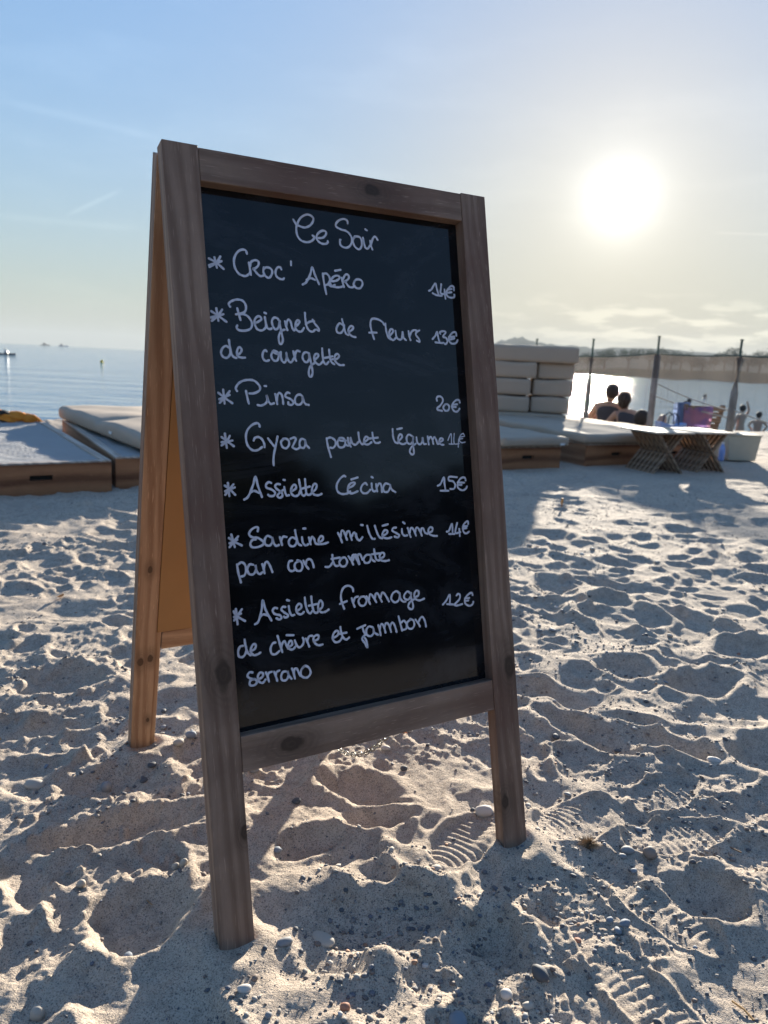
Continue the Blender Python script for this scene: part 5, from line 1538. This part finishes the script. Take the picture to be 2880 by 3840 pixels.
# dry spiky tuft
tx, ty_ = 0.412, 1.231
tuft = empty('dry_tuft', (tx, ty_, hz(tx, ty_)), 0, 'small dry spiky tuft right of the right chalkboard foot', 'dried plant')
bm = bmesh.new()
rt_ = random.Random(2)
for k in range(230):
    th_ = rt_.uniform(0, 2 * math.pi); ph_a = rt_.uniform(0.1, 1.5)
    L = rt_.uniform(0.016, 0.028)
    d = Vector((math.cos(th_) * math.sin(ph_a), math.sin(th_) * math.sin(ph_a), math.cos(ph_a)))
    a = d * 0.004; b = d * L * Vector((1.1, 1, .85)).length / 1.7
    b = Vector((d.x * L * 1.1, d.y * L, d.z * L * .8))
    s1 = d.orthogonal().normalized() * 0.0006
    mid = a.lerp(b, .5) + Vector((0, 0, 0.001))
    v = [bm.verts.new(p) for p in (a - s1, a + s1, mid + s1 * .9, mid - s1 * .9, b)]
    bm.faces.new((v[0], v[1], v[2], v[3])); bm.faces.new((v[3], v[2], v[4]))
obj('spines', bm, plain('dry_straw', (0.30, 0.21, 0.12), 0.8, 200, 0.4), tuft)
bm = bmesh.new(); bmesh.ops.create_icosphere(bm, subdivisions=2, radius=0.010)
for v in bm.verts: v.co.z *= 0.6
obj('core', bm, plain('dry_core', (0.10, 0.07, 0.045), 0.9), tuft)


def litter(px, py, name, label, cat, col_, size, kind):
    v = right * ((px - 1440) / 2773) + down * ((py - 1920) / 2773) + fwd
    t = CAMH / -v.z
    x, y = v.x * t, v.y * t
    bm = bmesh.new()
    if kind == 'tube':
        tube(bm, [(0, 0, -size * .2), (size * .05, 0, size * .5), (0, 0, size)], [size * .16, size * .16, size * .14], 8)
    elif kind == 'leaf':
        pts = [(0, 0, 0), (size * .4, size * .2, size * .35), (size, 0, size * .25), (size * .45, -size * .28, size * .1)]
        vs = [bm.verts.new(p) for p in pts] + [bm.verts.new((size * .5, 0, size * .05))]
        for a in range(4): bm.faces.new((vs[a], vs[(a + 1) % 4], vs[4]))
        bmesh.ops.solidify(bm, geom=bm.faces[:], thickness=size * .03)
    elif kind == 'stick':
        tube(bm, [(-size / 2, 0, size * .03), (0, size * .06, size * .06), (size / 2, 0, size * .02)], size * .045, 6)
    o = obj(name, bm, plain(name + '_col', col_, 0.7, 60, 0.2))
    o.location = (x, y, hz(x, y) + 0.002); o.rotation_euler = (0, 0, px * 0.7)
    tag(o, label, cat)


litter(2106, 1905, 'orange_stub', 'tiny orange stub sticking up from the sand right of the chalkboard', 'litter', (0.60, 0.28, 0.08), 0.05, 'tube')
litter(240, 2238, 'dry_leaf', 'pale curled dry leaf on the sand left of the chalkboard', 'dry leaf', (0.55, 0.36, 0.20), 0.05, 'leaf')
litter(4, 2756, 'yellow_flower', 'yellow dried petal at the left picture edge', 'dry flower', (0.75, 0.40, 0.04), 0.022, 'leaf')
litter(2330, 2115, 'dry_leaf', 'small orange dry leaf in the middle distance on the right', 'dry leaf', (0.60, 0.30, 0.12), 0.03, 'leaf')
litter(1530, 2762, 'dry_leaf', 'orange brown leaf scrap under the bottom rail', 'dry leaf', (0.45, 0.20, 0.07), 0.022, 'leaf')
litter(560, 3350, 'twig', 'short orange twig in the hollow left of the front foot', 'twig', (0.40, 0.22, 0.09), 0.016, 'stick')
litter(1455, 3455, 'twig', 'short pale twig in the large hollow under the board', 'twig', (0.50, 0.38, 0.34), 0.020, 'stick')
litter(2790, 3760, 'twig', 'thin orange stalk in the lower right corner', 'twig', (0.50, 0.28, 0.10), 0.035, 'stick')
litter(2290, 3325, 'twig', 'short brown twig right of the right leg shadow', 'twig', (0.30, 0.16, 0.08), 0.018, 'stick')
litter(2750, 3180, 'twig', 'thin dark sprig above the lined shoe print at right', 'twig', (0.20, 0.12, 0.07), 0.03, 'stick')
